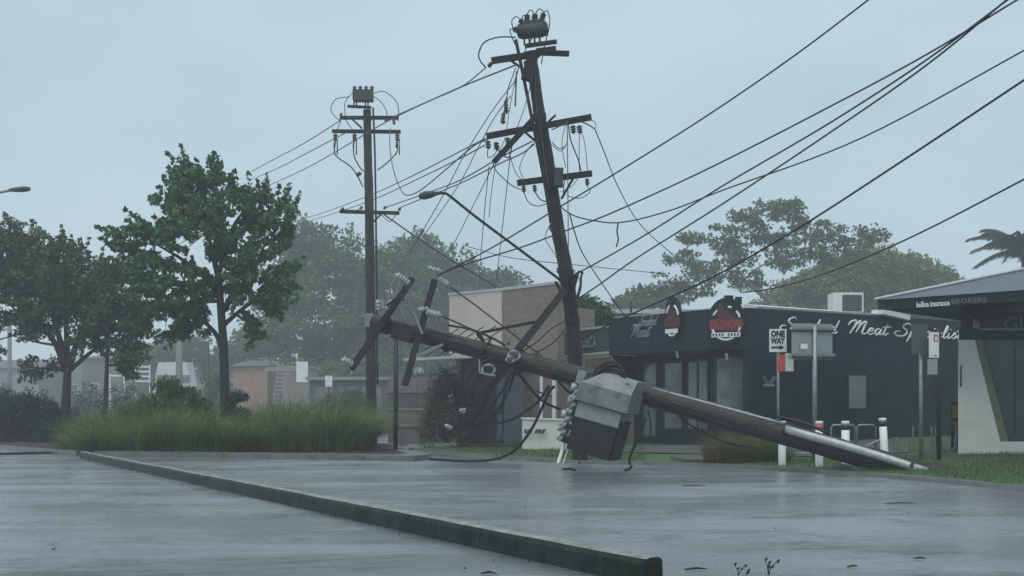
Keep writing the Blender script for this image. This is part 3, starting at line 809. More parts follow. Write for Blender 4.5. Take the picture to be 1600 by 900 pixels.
# lower shop next door, left of the black shop
low = empty('neighbour_shop', (2.2, 42.0, 0.3), 'low grey shop front with faded fascia signs left of the black shop', 'shop')
N0, N1 = (1.55, 43.4), (3.35, 40.0)
wall_slab(N0, N1, 3.35, 4.15, 0.25, 0.1, 'fascia', M['fascia_grey'], low)
wall_slab(N0, N1, 4.15, 4.22, 0.3, 0.06, 'fascia_trim', M['roof_sheet'], low)
wall_slab(N0, N1, 3.27, 3.35, 0.3, 0.06, 'fascia_trim', M['roof_sheet'], low)
wall_slab(N0, N1, 0.1, 3.27, 0.25, 1.2, 'wall', M['brick'], low)
wall_slab((1.55, 43.4), (5.5, 48), 0.1, 4.0, 0.25, 1.5, 'wall', M['brick'], low)
uN, nN, LN = frame2(N0, N1)
put_script('meats', Vector((*N0, 0)) + uN * 0.9 + nN * -0.06 + V(0, 0, 3.55), uN, (0, 0, 1), 0.22, 1.7, M['letter_faded'], low, r=0.03)
opening(N0, N1, 1.2, 1.2, 2.6, 0.6, 3.0, 'glass_grey', 'window', 1, low)

# long pale metal roof seen behind the shops
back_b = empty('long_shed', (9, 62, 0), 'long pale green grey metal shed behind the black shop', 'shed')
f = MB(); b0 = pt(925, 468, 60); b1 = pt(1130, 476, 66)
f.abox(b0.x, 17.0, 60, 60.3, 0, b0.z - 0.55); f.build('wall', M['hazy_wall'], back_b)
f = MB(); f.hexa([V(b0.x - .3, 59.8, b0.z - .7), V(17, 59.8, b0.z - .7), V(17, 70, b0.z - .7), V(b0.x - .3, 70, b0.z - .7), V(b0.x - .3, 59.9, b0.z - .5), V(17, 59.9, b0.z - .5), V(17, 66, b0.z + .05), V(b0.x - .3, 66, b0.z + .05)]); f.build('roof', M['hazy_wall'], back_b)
f = MB(); f.tube([pt(986, 495, 58), pt(986, 470, 58)], 0.05, 6); f.build('vent_pipe', M['steel_dark'], back_b)

# ------------------------------------------------------------------ insurance office at the right
off = empty('insurance_office', (12.5, 31, 0.1), 'insurance office with dark blue hip roof, cream sloping pier and dark glass at right', 'office')
W0 = Vector(((1497 - 800) * 29.6 / FOC, 29.6, 0)); W1 = Vector((14.2, 27.9, 0))
uW = (W1 - W0).normalized(); nW = Vector((uW.y, -uW.x, 0))
def wp(px, py, off_=0.0):
    k = (px - 800.0) / FOC; s = (k * W0.y - W0.x) / (uW.x - k * uW.y); p = W0 + uW * s
    return p + V(0, 0, EYE + (HORIZON - py) * p.y / FOC) + nW * off_
# pier of cream render, cut on a slant for the window
f = MB(); f.prism([wp(1497, 735), wp(1497, 531), wp(1523, 531), wp(1563, 690), wp(1563, 735)], -nW * 0.35); f.build('pier', M['render_cream'], off)
f = MB(); q1, q2 = wp(1563.05, 735), wp(1563.05, 707)
f.prism([wp(1563.1, 735, -.004), wp(1563.1, 707, -.004), wp(1700, 707, -.004), wp(1700, 735, -.004)], -nW * 0.35); f.build('sill_wall', M['render_cream'], off)
f = MB(); f.prism([wp(1523.2, 531, -.006), wp(1535, 531, -.006), wp(1576, 690, -.006), wp(1563.2, 690, -.006)], -nW * 0.30); f.build('window_reveal', M['reveal_olive'], off)
f = MB(); f.prism([wp(1563.2, 706.6, .01), wp(1700, 706.6, .01), wp(1700, 690, .01), wp(1563.2, 690, .01)], -nW * 0.3); f.build('window_sill', M['render_cream'], off)
f = MB(); f.prism([wp(1535.2, 531, -.16), wp(1700, 531, -.16), wp(1700, 690, -.16), wp(1576.2, 690, -.16)], -nW * 0.02)
gl = f.build('window', M['glass_dark'], off)
f = MB(); f.prism([wp(1583, 690, -.15), wp(1586, 690, -.15), wp(1586, 531, -.15), wp(1583, 531, -.15)], nW * 0.03); f.build('mullion', M['frame_dark'], gl)
put_text('ballina', 0.17, wp(1591, 546, -.145), uW, (0, 0, 1), M['letter_faded'], gl, shear=0.25, width=0.55)
f = MB(); f.prism([wp(1531, 513, .0), wp(1700, 513, .0), wp(1700, 488, .0), wp(1531, 488, .0)], -nW * 0.3); f.build('upper_panel', M['black_fascia'], off)
f = MB(); f.prism([wp(1498, 530.6, -.02), wp(1700, 530.6, -.02), wp(1700, 513.2, -.02), wp(1498, 513.2, -.02)], -nW * 0.3); f.build('beam', M['black_wall'], off)
f = MB(); f.prism([wp(1531, 516, .005), wp(1700, 516, .005), wp(1700, 513.2, .005), wp(1531, 513.2, .005)], nW * 0.04); f.build('light_strip', M['letter_faded'], off)
put_text('Gl.', 0.5, wp(1587, 506, .006), uW, (0, 0, 1), M['letter_dim'], off, width=0.5)
f = MB(); f.prism([wp(1499.5, 605, .003), wp(1503, 603, .003), wp(1503, 570, .003), wp(1500.5, 572, .003)], nW * 0.006); f.build('notice', M['roof_navy'], off)
# side wall going back
f = MB(); f.prism([W0 - nW * .36 + uW * .02, W0 - nW * .36 + uW * .3, W0 - nW * 9 + uW * .3, W0 - nW * 9 + uW * .02], (0, 0, 3.6)); f.build('wall', M['black_wall'], off)
# eaves fascia and hip roof
FL = Vector((8.79, 29.2, 0)); FR = Vector((11.3, 26.9, 0)); uF = (FR - FL).normalized(); nF = Vector((uF.y, -uF.x, 0))
FE = FL + uF * 8.0
zf0, zf1 = 3.75, 3.98
backL, backE = FL - nF * 7.0, FE - nF * 8.0
f = MB(); f.prism([FL + V(0, 0, zf0), FE + V(0, 0, zf0), FE + V(0, 0, zf1 + .0), FL + V(0, 0, zf1)], -nF * 0.05); fs_ = f.build('fascia', M['black_fascia'], off)
f = MB(); f.prism([p + V(0, 0, zf0 + 0.02) for p in (FL - nF * .055, FE - nF * .055, backE, backL)], (0, 0, 0.06)); f.build('soffit', M['frame_dark'], off)
R1 = FL + uF * 2.9 - nF * 3.0 + V(0, 0, 4.85); R2 = FE - uF * 2.0 - nF * 3.0 + V(0, 0, 4.85)
e = [FL + nF * .06 - uF * .06 + V(0, 0, zf1), FE + nF * .06 + V(0, 0, zf1), backE + V(0, 0, zf1), backL - uF * .06 + V(0, 0, zf1)]
f = MB(); f.add(e + [R1, R2], [(0, 1, 5, 4), (1, 2, 5), (2, 3, 4, 5), (3, 0, 4), (3, 2, 1, 0)]); f.build('roof', M['roof_navy'], off)
f = MB(); f.tube([e[0] + V(0, 0, .02), R1 + V(0, 0, .03)], 0.045, 6); f.build('ridge_cap', M['roof_sheet'], off)
f = MB(); f.tube([R1 + V(0, 0, .03), R2 + V(0, 0, .03)], 0.045, 6); f.build('ridge_cap', M['roof_sheet'], off)
def fp_(px, py, o_=0.0):
    k = (px - 800.0) / FOC; s = (k * FL.y - FL.x) / (uF.x - k * uF.y); p = FL + uF * s
    return p + V(0, 0, EYE + (HORIZON - py) * p.y / FOC) + nF * o_
put_text('ballina insurance', 0.18, fp_(1458, 474.5, .01), uF, (0, 0, 1), M['letter_white'], fs_, bold=0.006, width=(fp_(1484, 470) - fp_(1432, 470)).length)
put_text('BROKERS', 0.17, fp_(1514, 469.5, .01), uF, (0, 0, 1), M['letter_dim'], fs_, width=(fp_(1542, 470) - fp_(1488, 470)).length)

# ------------------------------------------------------------------ brick building behind the fallen pole
brk = empty('brick_building', (0, 43, 0.4), 'tall brick and pink rendered shop with awning struts behind the fallen pole', 'building')
C0 = Vector(((702 - 800) * 44.3 / FOC, 44.3, 0)); C1 = Vector(((784 - 800) * 42.5 / FOC, 42.5, 0)); C2 = Vector(((872 - 800) * 40.4 / FOC, 40.4, 0))
ztop = 5.58
def wall3(a, b, z0, z1, th, name, mat, parent):
    u, n, L = frame2((a.x, a.y), (b.x, b.y)); p = [a, b, b - n * th, a - n * th]
    f = MB(); f.hexa([V(q.x, q.y, z0) for q in p] + [V(q.x, q.y, z1) for q in p]); return f.build(name, mat, parent)
wall3(C0, C1, 3.35, ztop, 0.3, 'rendered_wall', M['render_pink'], brk)
wall3(C1 + (C2 - C1) * 0.002, C2, 0.2, ztop, 0.3, 'brick_wall', M['brick'], brk)
wall3(C0, C0 + V(0.6, 7, 0), 0.2, ztop, 0.3, 'brick_wall', M['brick'], brk) if False else None
u1, n1, L1 = frame2((C0.x, C0.y), (C1.x, C1.y))
f = MB(); f.prism([C0 + u1 * .02 - n1 * .31, C0 + u1 * .3 - n1 * .31, C0 + u1 * .3 - n1 * 8, C0 + u1 * .02 - n1 * 8], (0, 0, ztop - .01)); f.build('brick_wall', M['brick'], brk)
wall3(C0 - u1 * .05 + n1 * .03, C1 + n1 * .03, ztop + .003, ztop + .1, 0.4, 'coping', M['roof_sheet'], brk)
wall3(C1 + n1 * .03, C2 + n1 * .03, ztop + .002, ztop + .1, 0.4, 'coping', M['roof_sheet'], brk)
wall3(C0 - n1 * .4, C1 - n1 * .4, 0.2, 3.345, 0.25, 'shop_wall', M['hazy_dark'], brk)
# awning sheet under the struts and its steel
f = MB(); a0, a1 = C0 + n1 * .02 + V(0, 0, 3.25), C1 + u1 * 1.6 + n1 * .02 + V(0, 0, 3.25)
f.hexa([a0, a1, a1 + n1 * 2.2 + V(0, 0, -.12), a0 + n1 * 2.2 + V(0, 0, -.12), a0 + V(0, 0, .06), a1 + V(0, 0, .06), a1 + n1 * 2.2 + V(0, 0, -.02), a0 + n1 * 2.2 + V(0, 0, -.02)])
f.build('awning', M['roof_sheet'], brk)
for k in range(5):
    s = C0 + u1 * (0.5 + 0.62 * k); f = MB()
    f.tube([s + n1 * .02 + V(0, 0, 4.35), s + n1 * 2.1 - u1 * 0.25 + V(0, 0, 3.22)], 0.022, 5); f.build('awning_strut', M['steel_dark'], brk)
for px in (846, 866):
    f = MB(); f.tube([pt(px, 690, 39.2), pt(px, 575, 39.2)], 0.07 if px > 850 else 0.05, 8); f.build('awning_post', M['white_trim'], brk)
f = MB(); g0, g1 = pt(800, 690, 41.0), pt(818, 590, 41.0); f.abox(g0.x - .5, g1.x, 40.6, 40.9, .3, g1.z); f.build('shop_door', M['roof_navy'], brk)
for px in (762, 781, 850):
    pass
f = MB(); f.tube([pt(747, 460, 45), pt(747, 420, 45)], 0.03, 5); f.build('flue', M['galvanised'], brk)

# low pale name wall on the lawn
nm = empty('name_wall', on_verge(857, 38.0), 'low cream block wall with faded dark lettering on the lawn', 'sign')
f = MB(); a = pt(816, 655, 38); b = pt(905, 692, 38); f.hexa([V(a.x, 38, b.z - .2), V(b.x, 37.6, b.z - .2), V(b.x, 37.95, b.z - .2), V(a.x, 38.35, b.z - .2), V(a.x, 38, a.z), V(b.x, 37.6, a.z - .06), V(b.x, 37.95, a.z - .06), V(a.x, 38.35, a.z)]); f.build('block', M['render_cream'], nm)
f = MB(); f.hexa([V(a.x - .03, 37.96, a.z + .003), V(b.x, 37.56, a.z - .057), V(b.x, 38.0, a.z - .057), V(a.x - .03, 38.4, a.z + .003), V(a.x - .03, 37.96, a.z + .06), V(b.x, 37.56, a.z), V(b.x, 38, a.z), V(a.x - .03, 38.4, a.z + .06)]); f.build('capping', M['white_paint'], nm)
for k, (px, w) in enumerate(((821, 2), (826, 2.5), (829, 1.5), (838, 2), (843, 3), (849, 2.5))):
    p = pt(px, 674, 37.87 - (px - 816) * 0.0045); f = MB(); f.box(p, (w * .02, 0, 0), (0, .015, 0), (0.03 * (k % 2), 0, .07)); f.build('lettering', M['sign_green_grey'], nm)

# ------------------------------------------------------------------ power poles
def insulator(mb, a, b, r=0.06, sheds=4, mi=0):
    prof = [(0, r * .45)]
    for k in range(sheds):
        t0 = 0.08 + 0.84 * k / sheds; w = 0.84 / sheds
        prof += [(t0, r * .5), (t0 + w * .25, r), (t0 + w * .55, r * .95), (t0 + w * .75, r * .5)]
    prof += [(1, r * .35)]
    mb.lathe(a, b, prof, 8, mi)

def part_insulator(a, b, r, parent, mat='porcelain', sheds=4):
    m_ = MB(); insulator(m_, a, b, r, sheds); return m_.build('insulator', M[mat], parent, smooth=True)
def part_bar(name, a, b, w, h, parent, mat='arm_timber', up=(0, 0, 1)):
    m_ = MB(); m_.bar(a, b, w, h, up); return m_.build(name, M[mat], parent)
def part_tube(name, pts, r, parent, mat='wire_black', n=6, sm=6):
    m_ = MB(); m_.tube(smooth_path(pts, sm) if sm else pts, r, n); return m_.build(name, M[mat], parent, smooth=True)
def pxs(lst, d):
    return [pt(p[0], p[1], p[2] if len(p) > 2 else d) for p in lst]

def timber_pole(name, cl, radii, parent, mat, bands=()):
    """round timber, slightly irregular, along the centre line"""
    P = smooth_path(cl, 10); n = len(P)
    R = []
    for i in range(n):
        t = i / (n - 1) * (len(radii) - 1); k = min(int(t), len(radii) - 2)
        R.append((radii[k] + (radii[k + 1] - radii[k]) * (t - k)) * (1 + rnd.uniform(-.045, .045)))
    m_ = MB(); m_.tube(P, R, 18)
    return m_.build(name, mat, parent, smooth=True)

# ---- the leaning pole
DL = 30.0
LP = [(907, 730, 31.0), (903, 640, 30.8), (896, 524, 30.6), (885, 428, 30.3), (871, 355, 30.15), (856, 254, 29.95), (843, 180, 29.8), (829, 80, 29.6)]
lean = empty('leaning_power_pole', pt(907, 722, 31.0), 'tall leaning timber power pole with broken crossarms and street lamp arm', 'power pole')
timber_pole('pole', pxs(LP, DL), [0.195, 0.19, 0.185, 0.178, 0.17, 0.16, 0.15, 0.135], lean, M['pole_timber'])
# rods and conduit running down beside the pole
part_tube('conduit', pxs([(806, 62), (822, 140), (835, 205), (850, 280), (861, 348)], 29.45), 0.045, lean, 'steel_dark')
part_tube('conduit', pxs([(835, 95), (838, 160), (846, 215), (858, 300)], 29.4), 0.016, lean, 'wire_alu')
# strap plates
for (x, y, d) in ((843, 182, 29.8), (829, 100, 29.6), (885, 428, 30.3), (894, 500, 30.5)):
    p = pt(x, y, d); m_ = MB(); m_.tube([p + V(.01, 0, -.07), p + V(-.01, 0, .07)], 0.168 if y < 300 else 0.20, 14); m_.build('strap', M['steel_dark'], lean)
m_ = MB(); a, b = pt(822, 125, 29.4), pt(834, 84, 29.4); m_.bar(a, b, 0.22, 0.25); m_.build('pole_splice', M['arm_timber'], lean)
# crossarms
part_bar('crossarm', pt(768, 95, 29.35), pt(843, 84, 29.45), 0.10, 0.15, lean)
part_bar('crossarm', pt(836, 82, 29.72), pt(889, 84, 29.8), 0.10, 0.12, lean)
part_bar('crossarm', pt(838, 80.5, 29.33), pt(869, 76.5, 29.3), 0.10, 0.13, lean)
part_bar('crossarm', pt(820, 72, 29.35), pt(870, 65, 29.35), 0.09, 0.09, lean)
part_bar('crossarm', pt(760, 213, 29.55), pt(924, 183, 29.55), 0.11, 0.14, lean)
part_bar('crossarm', pt(808, 286, 29.7), pt(925, 271, 29.7), 0.11, 0.14, lean)
part_bar('arm_brace', pt(772, 253, 29.2), pt(838, 181, 29.4), 0.12, 0.14, lean)
for a, b in (((797, 94), (824, 112)), ((820, 206), (845, 228)), ((896, 278), (877, 311)), ((857, 190), (868, 180))):
    part_bar('arm_brace', pt(*a, 29.5), pt(*b, 29.65), 0.03, 0.05, lean, 'steel_dark')
m_ = MB(); a = pt(866, 291, 29.55); b = pt(880, 263, 29.55); m_.abox(a.x, b.x, 29.45, 29.75, a.z, b.z); m_.build('switch_box', M['unit_grey'], lean)
# recloser unit on top
c = pt(832, 47, 29.5); ax = (pt(860, 44, 29.5) - pt(804, 50, 29.5)).normalized(); up = Vector((0.12, 0, 1)).normalized()
m_ = MB(); m_.lathe(c - ax * .38, c + ax * .38, [(0, .10), (.05, .17), (.2, .20), (.8, .20), (.95, .17), (1, .10)], 12)
unit = m_.build('recloser_tank', M['unit_grey'], lean, smooth=True)
m_ = MB(); m_.box(c + up * .12, ax * .27, Vector((0, .17, 0)), up * .08); m_.build('tank_lid', M['unit_grey'], unit)
for (bx, by, tx, ty) in ((818, 38, 812, 30), (823, 34, 824, 22), (836, 33, 836, 21), (846, 32, 850, 20)):
    a, b = pt(bx, by, 29.4), pt(tx, ty, 29.4); part_insulator(a, b, 0.075, unit, 'porcelain_brown', 4)
for (bx, by, tx, ty) in ((812, 46, 803, 43), (846, 44, 857, 49), (809, 50, 801, 46)):
    a, b = pt(bx, by, 29.35), pt(tx, ty, 29.35); part_insulator(a, b, 0.055, unit, 'porcelain_brown', 3)
for x in (819, 827, 835, 843):
    part_bar('tank_leg', pt(x, 56, 29.45), pt(x + .5, 70, 29.4), 0.05, 0.05, unit, 'steel_dark', (0, 1, 0))
for loop in ([(812, 29), (806, 26), (800, 32), (801, 42), (806, 50)], [(814, 34), (817, 25), (822, 24), (824, 23)], [(824, 22), (828, 16), (833, 19), (831, 30)],
             [(837, 21), (842, 14), (848, 17), (850, 22)], [(850, 20), (855, 17), (859, 30), (857, 48), (850, 75), (846, 100)], [(803, 44), (797, 47), (800, 58), (808, 76)],
             [(836, 48), (830, 62), (820, 80), (812, 100), (804, 128)]):
    part_tube('jumper_wire', pxs(loop, 29.3), 0.013, lean, 'wire_black', 5)
part_tube('jumper_wire', pxs([(806, 58), (780, 58), (757, 66), (748, 84), (751, 96), (759, 105)], 29.3), 0.018, lean, 'wire_black', 5)
# insulators below the arms
for a, b in (((768, 98), (763, 105)), ((790, 156), (792, 178)), ((787, 176), (785, 192))):
    part_insulator(pt(*a, 29.35), pt(*b, 29.35), 0.06, lean, 'porcelain_brown')
for (x, y) in ((762, 220), (775, 222), (793, 215), (895, 196), (905, 196)):
    part_insulator(pt(x, y, 29.45), pt(x + 1.5, y + 13, 29.45), 0.075, lean, 'porcelain_brown', 3)
for (x, y) in ((818, 290), (835, 289), (917, 279)):
    part_insulator(pt(x, y, 29.6), pt(x + 1, y + 11, 29.6), 0.06, lean, 'porcelain_brown', 3)
# dropped link hanging on its lead
part_tube('jumper_wire', pxs([(806, 105), (800, 122), (794, 138), (792, 152)], 29.3), 0.013, lean)
part_tube('drop_fuse', pxs([(792, 152), (789, 170), (786, 190)], 29.3), 0.026, lean, 'porcelain_brown', 6, 2)
m_ = MB(); p = pt(786, 191, 29.3); m_.lathe(p + V(0, 0, .05), p - V(0, 0, .05), [(0, .02), (.4, .07), (.7, .05), (1, .01)], 8); m_.build('fuse_weight', M['porcelain_brown'], lean)
part_tube('drop_fuse', pxs([(807, 112), (806, 140), (805, 166)], 29.3), 0.022, lean, 'wire_alu', 6, 2)
# loose jumpers under the middle and lower arms
for k, loop in enumerate(([(763, 226), (762, 245), (772, 242), (780, 228)], [(775, 228), (783, 240), (795, 246), (800, 228)], [(792, 222), (799, 250), (806, 270), (818, 284)],
             [(770, 254), (776, 268), (800, 290), (818, 297)], [(862, 203), (875, 197), (888, 190)], [(862, 226), (876, 236), (886, 222), (886, 200)], [(862, 222), (874, 232), (884, 228)],
             [(888, 195), (892, 220), (903, 248), (908, 268)], [(905, 200), (905, 235), (905, 268)], [(818, 300), (826, 316), (840, 322), (856, 318)], [(836, 300), (845, 312), (858, 316)],
             [(917, 290), (922, 300), (905, 310), (886, 306)], [(886, 190), (887, 260), (888, 386)], [(908, 190), (921, 196), (928, 201)], [(922, 186), (930, 192), (931, 200)],
             [(890, 270), (882, 285), (880, 308)])):
    part_tube('jumper_wire', pxs(loop, 29.3), (0.012, 0.016, 0.010)[k % 3], lean, 'wire_black' if k % 2 else 'wire_alu', 5)
for k, loop in enumerate(([(846, 214), (826, 232), (812, 262), (822, 286)], [(790, 214), (776, 250), (768, 300), (764, 340)], [(884, 190), (878, 226), (884, 262)], [(834, 110), (822, 160), (806, 205)], [(812, 100), (800, 150), (790, 210)], [(905, 196), (914, 226), (918, 268)],
             [(862, 345), (852, 372), (866, 396), (878, 420)], [(896, 420), (906, 440), (900, 466)], [(876, 300), (892, 292), (904, 278)])):
    part_tube('jumper_wire', pxs(loop, 29.25), 0.009, lean, 'wire_alu', 4)
# street lamp arm and lantern
lamp = part_tube('lamp_arm', pxs([(886, 448, 30.0), (868, 432, 29.8), (820, 396, 29.4), (745, 340, 28.9), (705, 308, 28.7), (695, 302, 28.65), (684, 302, 28.6)], 29), [0.07] * 1 and 0.034, lean, 'steel_dark', 8, 5)
m_ = MB(); a, b = pt(690, 301, 28.6), pt(654, 307, 28.4); m_.lathe(a, b, [(0, .036), (.25, .05), (.45, .085), (.75, .10), (.92, .07), (1, .02)], 10)
m_.build('lantern', M['unit_grey'], lamp, smooth=True)
part_bar('arm_brace', pt(868, 440, 29.9), pt(884, 470, 30.1), 0.05, 0.05, lean, 'steel_dark')
# splintered bracket and cut cable ends on the right of the pole
m_ = MB(); m_.prism([pt(893, 470, 30.0), pt(893, 432, 30.0), (pt(903, 424, 30.0)), pt(905, 428, 30), pt(899, 450, 30.0), pt(900, 466, 30)], (0, 0.18, 0)); m_.build('splintered_bracket', M['arm_timber'], lean)
part_tube('cable_tail', pxs([(902, 466), (907, 450), (908, 432), (910, 426), (903, 424)], 29.8), 0.03, lean)
for (x, y) in ((872, 418), (892, 414)):
    part_insulator(pt(x, y, 29.95), pt(x, y + 9, 29.95), 0.05, lean, 'porcelain_brown', 2)
for px in ((881, 352, 881, 372), (862, 348, 864, 364)):
    part_tube('jumper_wire', pxs([(px[0], px[1]), (px[0] - 3, px[1] + 9), (px[2], px[3])], 29.8), 0.02, lean, 'wire_alu')

# ---- the intact pole further back
DD = 47.0
far = empty('upright_power_pole', pt(580, 700, DD), 'upright timber power pole with three crossarms beyond the grassy island', 'power pole')
timber_pole('pole', pxs([(581, 702), (579, 520), (577, 330), (575, 250), (573.5, 172)], DD), [0.21, 0.19, 0.175, 0.16, 0.15], far, M['pole_timber'])
part_tube('conduit', pxs([(583, 168), (586, 250), (588, 400), (590, 600)], DD - .2), 0.04, far, 'steel_dark')
part_bar('crossarm', pt(531, 184, DD - .25), pt(622, 184, DD - .25), 0.12, 0.13, far)
part_bar('crossarm', pt(519, 205, DD + .25), pt(626, 206, DD + .25), 0.12, 0.13, far)
part_bar('crossarm', pt(531, 330.5, DD - .25), pt(624, 333, DD - .25), 0.12, 0.13, far)
part_bar('crossarm', pt(543, 166, DD - .2), pt(580, 168, DD - .2), 0.1, 0.1, far)
part_bar('arm_brace', pt(550, 186, DD - .3), pt(566, 201, DD - .2), 0.04, 0.06, far, 'steel_dark')
part_bar('arm_brace', pt(596, 334, DD - .3), pt(580, 350, DD - .2), 0.04, 0.06, far, 'steel_dark')
c = pt(567.5, 150, DD - .1); m_ = MB(); m_.box(c, (.38, 0, 0), (0, .25, 0), (0, 0, .19)); un = m_.build('recloser_tank', M['unit_grey'], far)
for x in (554, 563, 572, 581):
    part_insulator(pt(x, 144, DD - .1), pt(x, 134, DD - .1), 0.085, un, 'porcelain_brown', 3)
for x in (553, 557, 571, 575):
    part_bar('tank_leg', pt(x, 157, DD - .1), pt(x, 166, DD - .15), 0.05, 0.05, un, 'steel_dark', (0, 1, 0))
for (x, y) in ((524, 209), (554, 209), (621, 209)):
    part_insulator(pt(x, y, DD + .2), pt(x, y + 12, DD + .2), 0.10, far, 'porcelain_brown', 3)
    part_tube('drop_fuse', pxs([(x - 1, y + 10), (x - 2, y + 22)], DD + .1), 0.03, far, 'wire_alu', 5, 1)
    part_tube('drop_fuse', pxs([(x + 3, y + 8), (x + 3, y + 33)], DD + .1), 0.025, far, 'wire_alu', 5, 1)
for (x, y, x2, y2) in ((533, 184, 533, 176), (604, 186, 602, 191), (615, 187, 616, 195)):
    part_insulator(pt(x, y, DD - .3), pt(x2, y2, DD - .3), 0.07, far, 'porcelain_brown', 2)
for (x, y) in ((534, 327), (563, 325), (600, 325), (623, 327)):
    part_insulator(pt(x, y + 2, DD - .3), pt(x + 3, y - 3, DD - .3), 0.07, far, 'porcelain_brown', 2)
for k, loop in enumerate(([(524, 222), (524, 242), (545, 258), (557, 272), (567, 292)], [(553, 222), (553, 242), (560, 258), (568, 268)], [(621, 222), (620, 238), (604, 255), (590, 266)],
             [(546, 151), (525, 155), (517, 170), (523, 182), (531, 188)], [(554, 142), (540, 158), (539, 175), (542, 190), (553, 205)], [(583, 146), (600, 143), (618, 157), (623, 172), (622, 190)],
             [(582, 150), (594, 158), (603, 172), (605, 184)], [(534, 327), (550, 333), (562, 326)], [(588, 330), (598, 338), (610, 346), (622, 330)], [(533, 188), (528, 200), (524, 206)])):
    part_tube('jumper_wire', pxs(loop, DD - .35), 0.016 if k > 2 else 0.025, far, 'wire_black', 5)
part_bar('cable_clamp', pt(557, 275, DD - .35), pt(564, 270, DD - .35), 0.1, 0.12, far, 'steel_dark')
m_ = MB(); p = pt(577, 500, DD - .25); m_.box(p, (.16, 0, 0), (0, .04, 0), (0, 0, .26)); m_.build('number_plate', M['hazy_wall'], far)

# ---- the fallen pole with its transformer
PB = Vector(((1450 - 800) * 24.6 / FOC, 24.6, EYE + (HORIZON - 741) * 24.6 / FOC - 0.02)); PT = pt(590, 505, 29.3)
fall = empty('fallen_power_pole', PB, 'fallen dark timber power pole slanting down with a grey transformer and bent crossarms', 'power pole')
ex = (PB - PT).normalized(); ez = (Vector((0, 0, 1)) - ex * ex.z).normalized(); ey = ez.cross(ex)
LENF = (PB - PT).length
def fpole(px, du=0.0, dy=0.0):
    """point on the fallen pole's axis at image column px, moved up du and back dy"""
    k = (px - 800.0) / FOC; D_ = PB - PT; s = (k * PT.y - PT.x) / (D_.x - k * D_.y)
    return PT + D_ * s + ez * du + ey * dy
cl = [PT + ex * (LENF * t) + ez * (0.05 * math.sin(t * 3.2)) for t in (0.03, 0.15, 0.3, 0.45, 0.6, 0.75, 0.9, 1.02)]
timber_pole('pole', cl, [0.185, 0.205, 0.225, 0.24, 0.245, 0.24, 0.235, 0.23], fall, M['fallen_timber'])
m_ = MB(); m_.tube([PT - ex * .12, PT + ex * .05, PT + ex * .30, PT + ex * .34], [.18, .205, .21, .18], 16); m_.build('pole_cap', M['fallen_timber'], fall, smooth=True)
m_ = MB(); c = fpole(634); m_.box(c + ez * -.04, ex * .26, ey * .20, ez * .205); m_.build('king_block', M['fallen_timber'], fall)
for px in (650, 700, 760, 930):
    c = fpole(px); m_ = MB(); m_.tube([c - ex * .04, c + ex * .04], 0.235 if px < 720 else 0.262, 18); m_.build('strap', M['steel_dark'], fall, smooth=True)
# guards and pipe on the butt end; pale first one paints its top-edge highlight
part_tube('cable_guard', [fpole(1018, .23, -.12), fpole(1120, .24, -.13), fpole(1222, .24, -.14)], 0.032, fall, 'galvanised', 8, 4)
part_tube('steel_pipe', [fpole(1228, .15, -.30), fpole(1340, .14, -.30), fpole(1448, .08, -.30)], 0.085, fall, 'pipe_silver', 12, 4)
part_tube('cable_guard', [fpole(1205, .34, .05), fpole(1250, .36, .1), fpole(1290, .26, .2)], 0.035, fall, 'steel_dark', 6, 4)
for px in (1226, 1424):
    c = fpole(px, .13, -.30); m_ = MB(); m_.tube([c - ex * .03, c + ex * .03], 0.10, 12); m_.build('pipe_clamp', M['steel_dark'], fall)
# long splits and torn slivers standing off the timber
for k, (pa, pb, du, dy) in enumerate(((670, 742, .17, -.14), (700, 800, .06, -.22), (820, 905, .16, -.17), (845, 925, -.02, -.24), (1030, 1130, .05, -.24), (1080, 1200, -.08, -.22), (1150, 1215, .14, -.19), (1240, 1400, -.12, -.20))):
    m_ = MB(); q0, q1 = fpole(pa, du, dy), fpole(pb, du - .01, dy); up_ = (ez * du + ey * dy).normalized()
    m_.tube([q0 - up_ * .012, q0.lerp(q1, .3) + up_ * .012, q0.lerp(q1, .7) + up_ * .010, q1 - up_ * .012], [.006, .022, .018, .005], 5); m_.build('timber_sliver', M['arm_timber'] if k % 2 else M['pole_timber'], fall)
# crossarms near the tip
part_bar('crossarm', pt(549, 576, 28.5), pt(644, 436, 29.3), 0.14, 0.175, fall, 'arm_timber', (0, 1, 0))
part_bar('crossarm', pt(633, 601, 28.1), pt(679, 438, 28.7), 0.14, 0.175, fall, 'arm_timber', (0, 1, 0))
part_bar('crossarm', pt(704, 681, 27.6), pt(815, 546, 28.0), 0.155, 0.19, fall, 'arm_timber', (0, 1, 0))
for a, b in (((645, 486), (660, 522)), ((624, 480), (632, 500)), ((650, 556), (692, 538))):
    part_bar('arm_brace', pt(*a, 28.2), pt(*b, 28.3), 0.04, 0.06, fall, 'galvanised')
part_bar('arm_brace', pt(612, 432 + 42, 28.9), pt(627, 434, 29.0), 0.03, 0.03, fall, 'galvanised')
for (x, y, x2, y2, r, s) in ((552, 570, 533, 561, .09, 4), (640, 444, 617, 428, .09, 5), (686, 436, 702, 447, .09, 4), (666, 488, 690, 494, .10, 4), (644, 580, 662, 582, .12, 3),
                             (640, 575, 652, 586, .10, 3), (670, 482, 652, 484, .06, 3), (706, 670, 695, 664, .06, 3), (722, 642, 735, 650, .05, 3), (745, 628, 757, 624, .06, 3), (728, 640, 717, 642, .05, 2), (668, 418, 690, 424, .06, 3)):
    part_insulator(pt(x, y, 28.3), pt(x2, y2, 28.2), r, fall, 'porcelain', s)
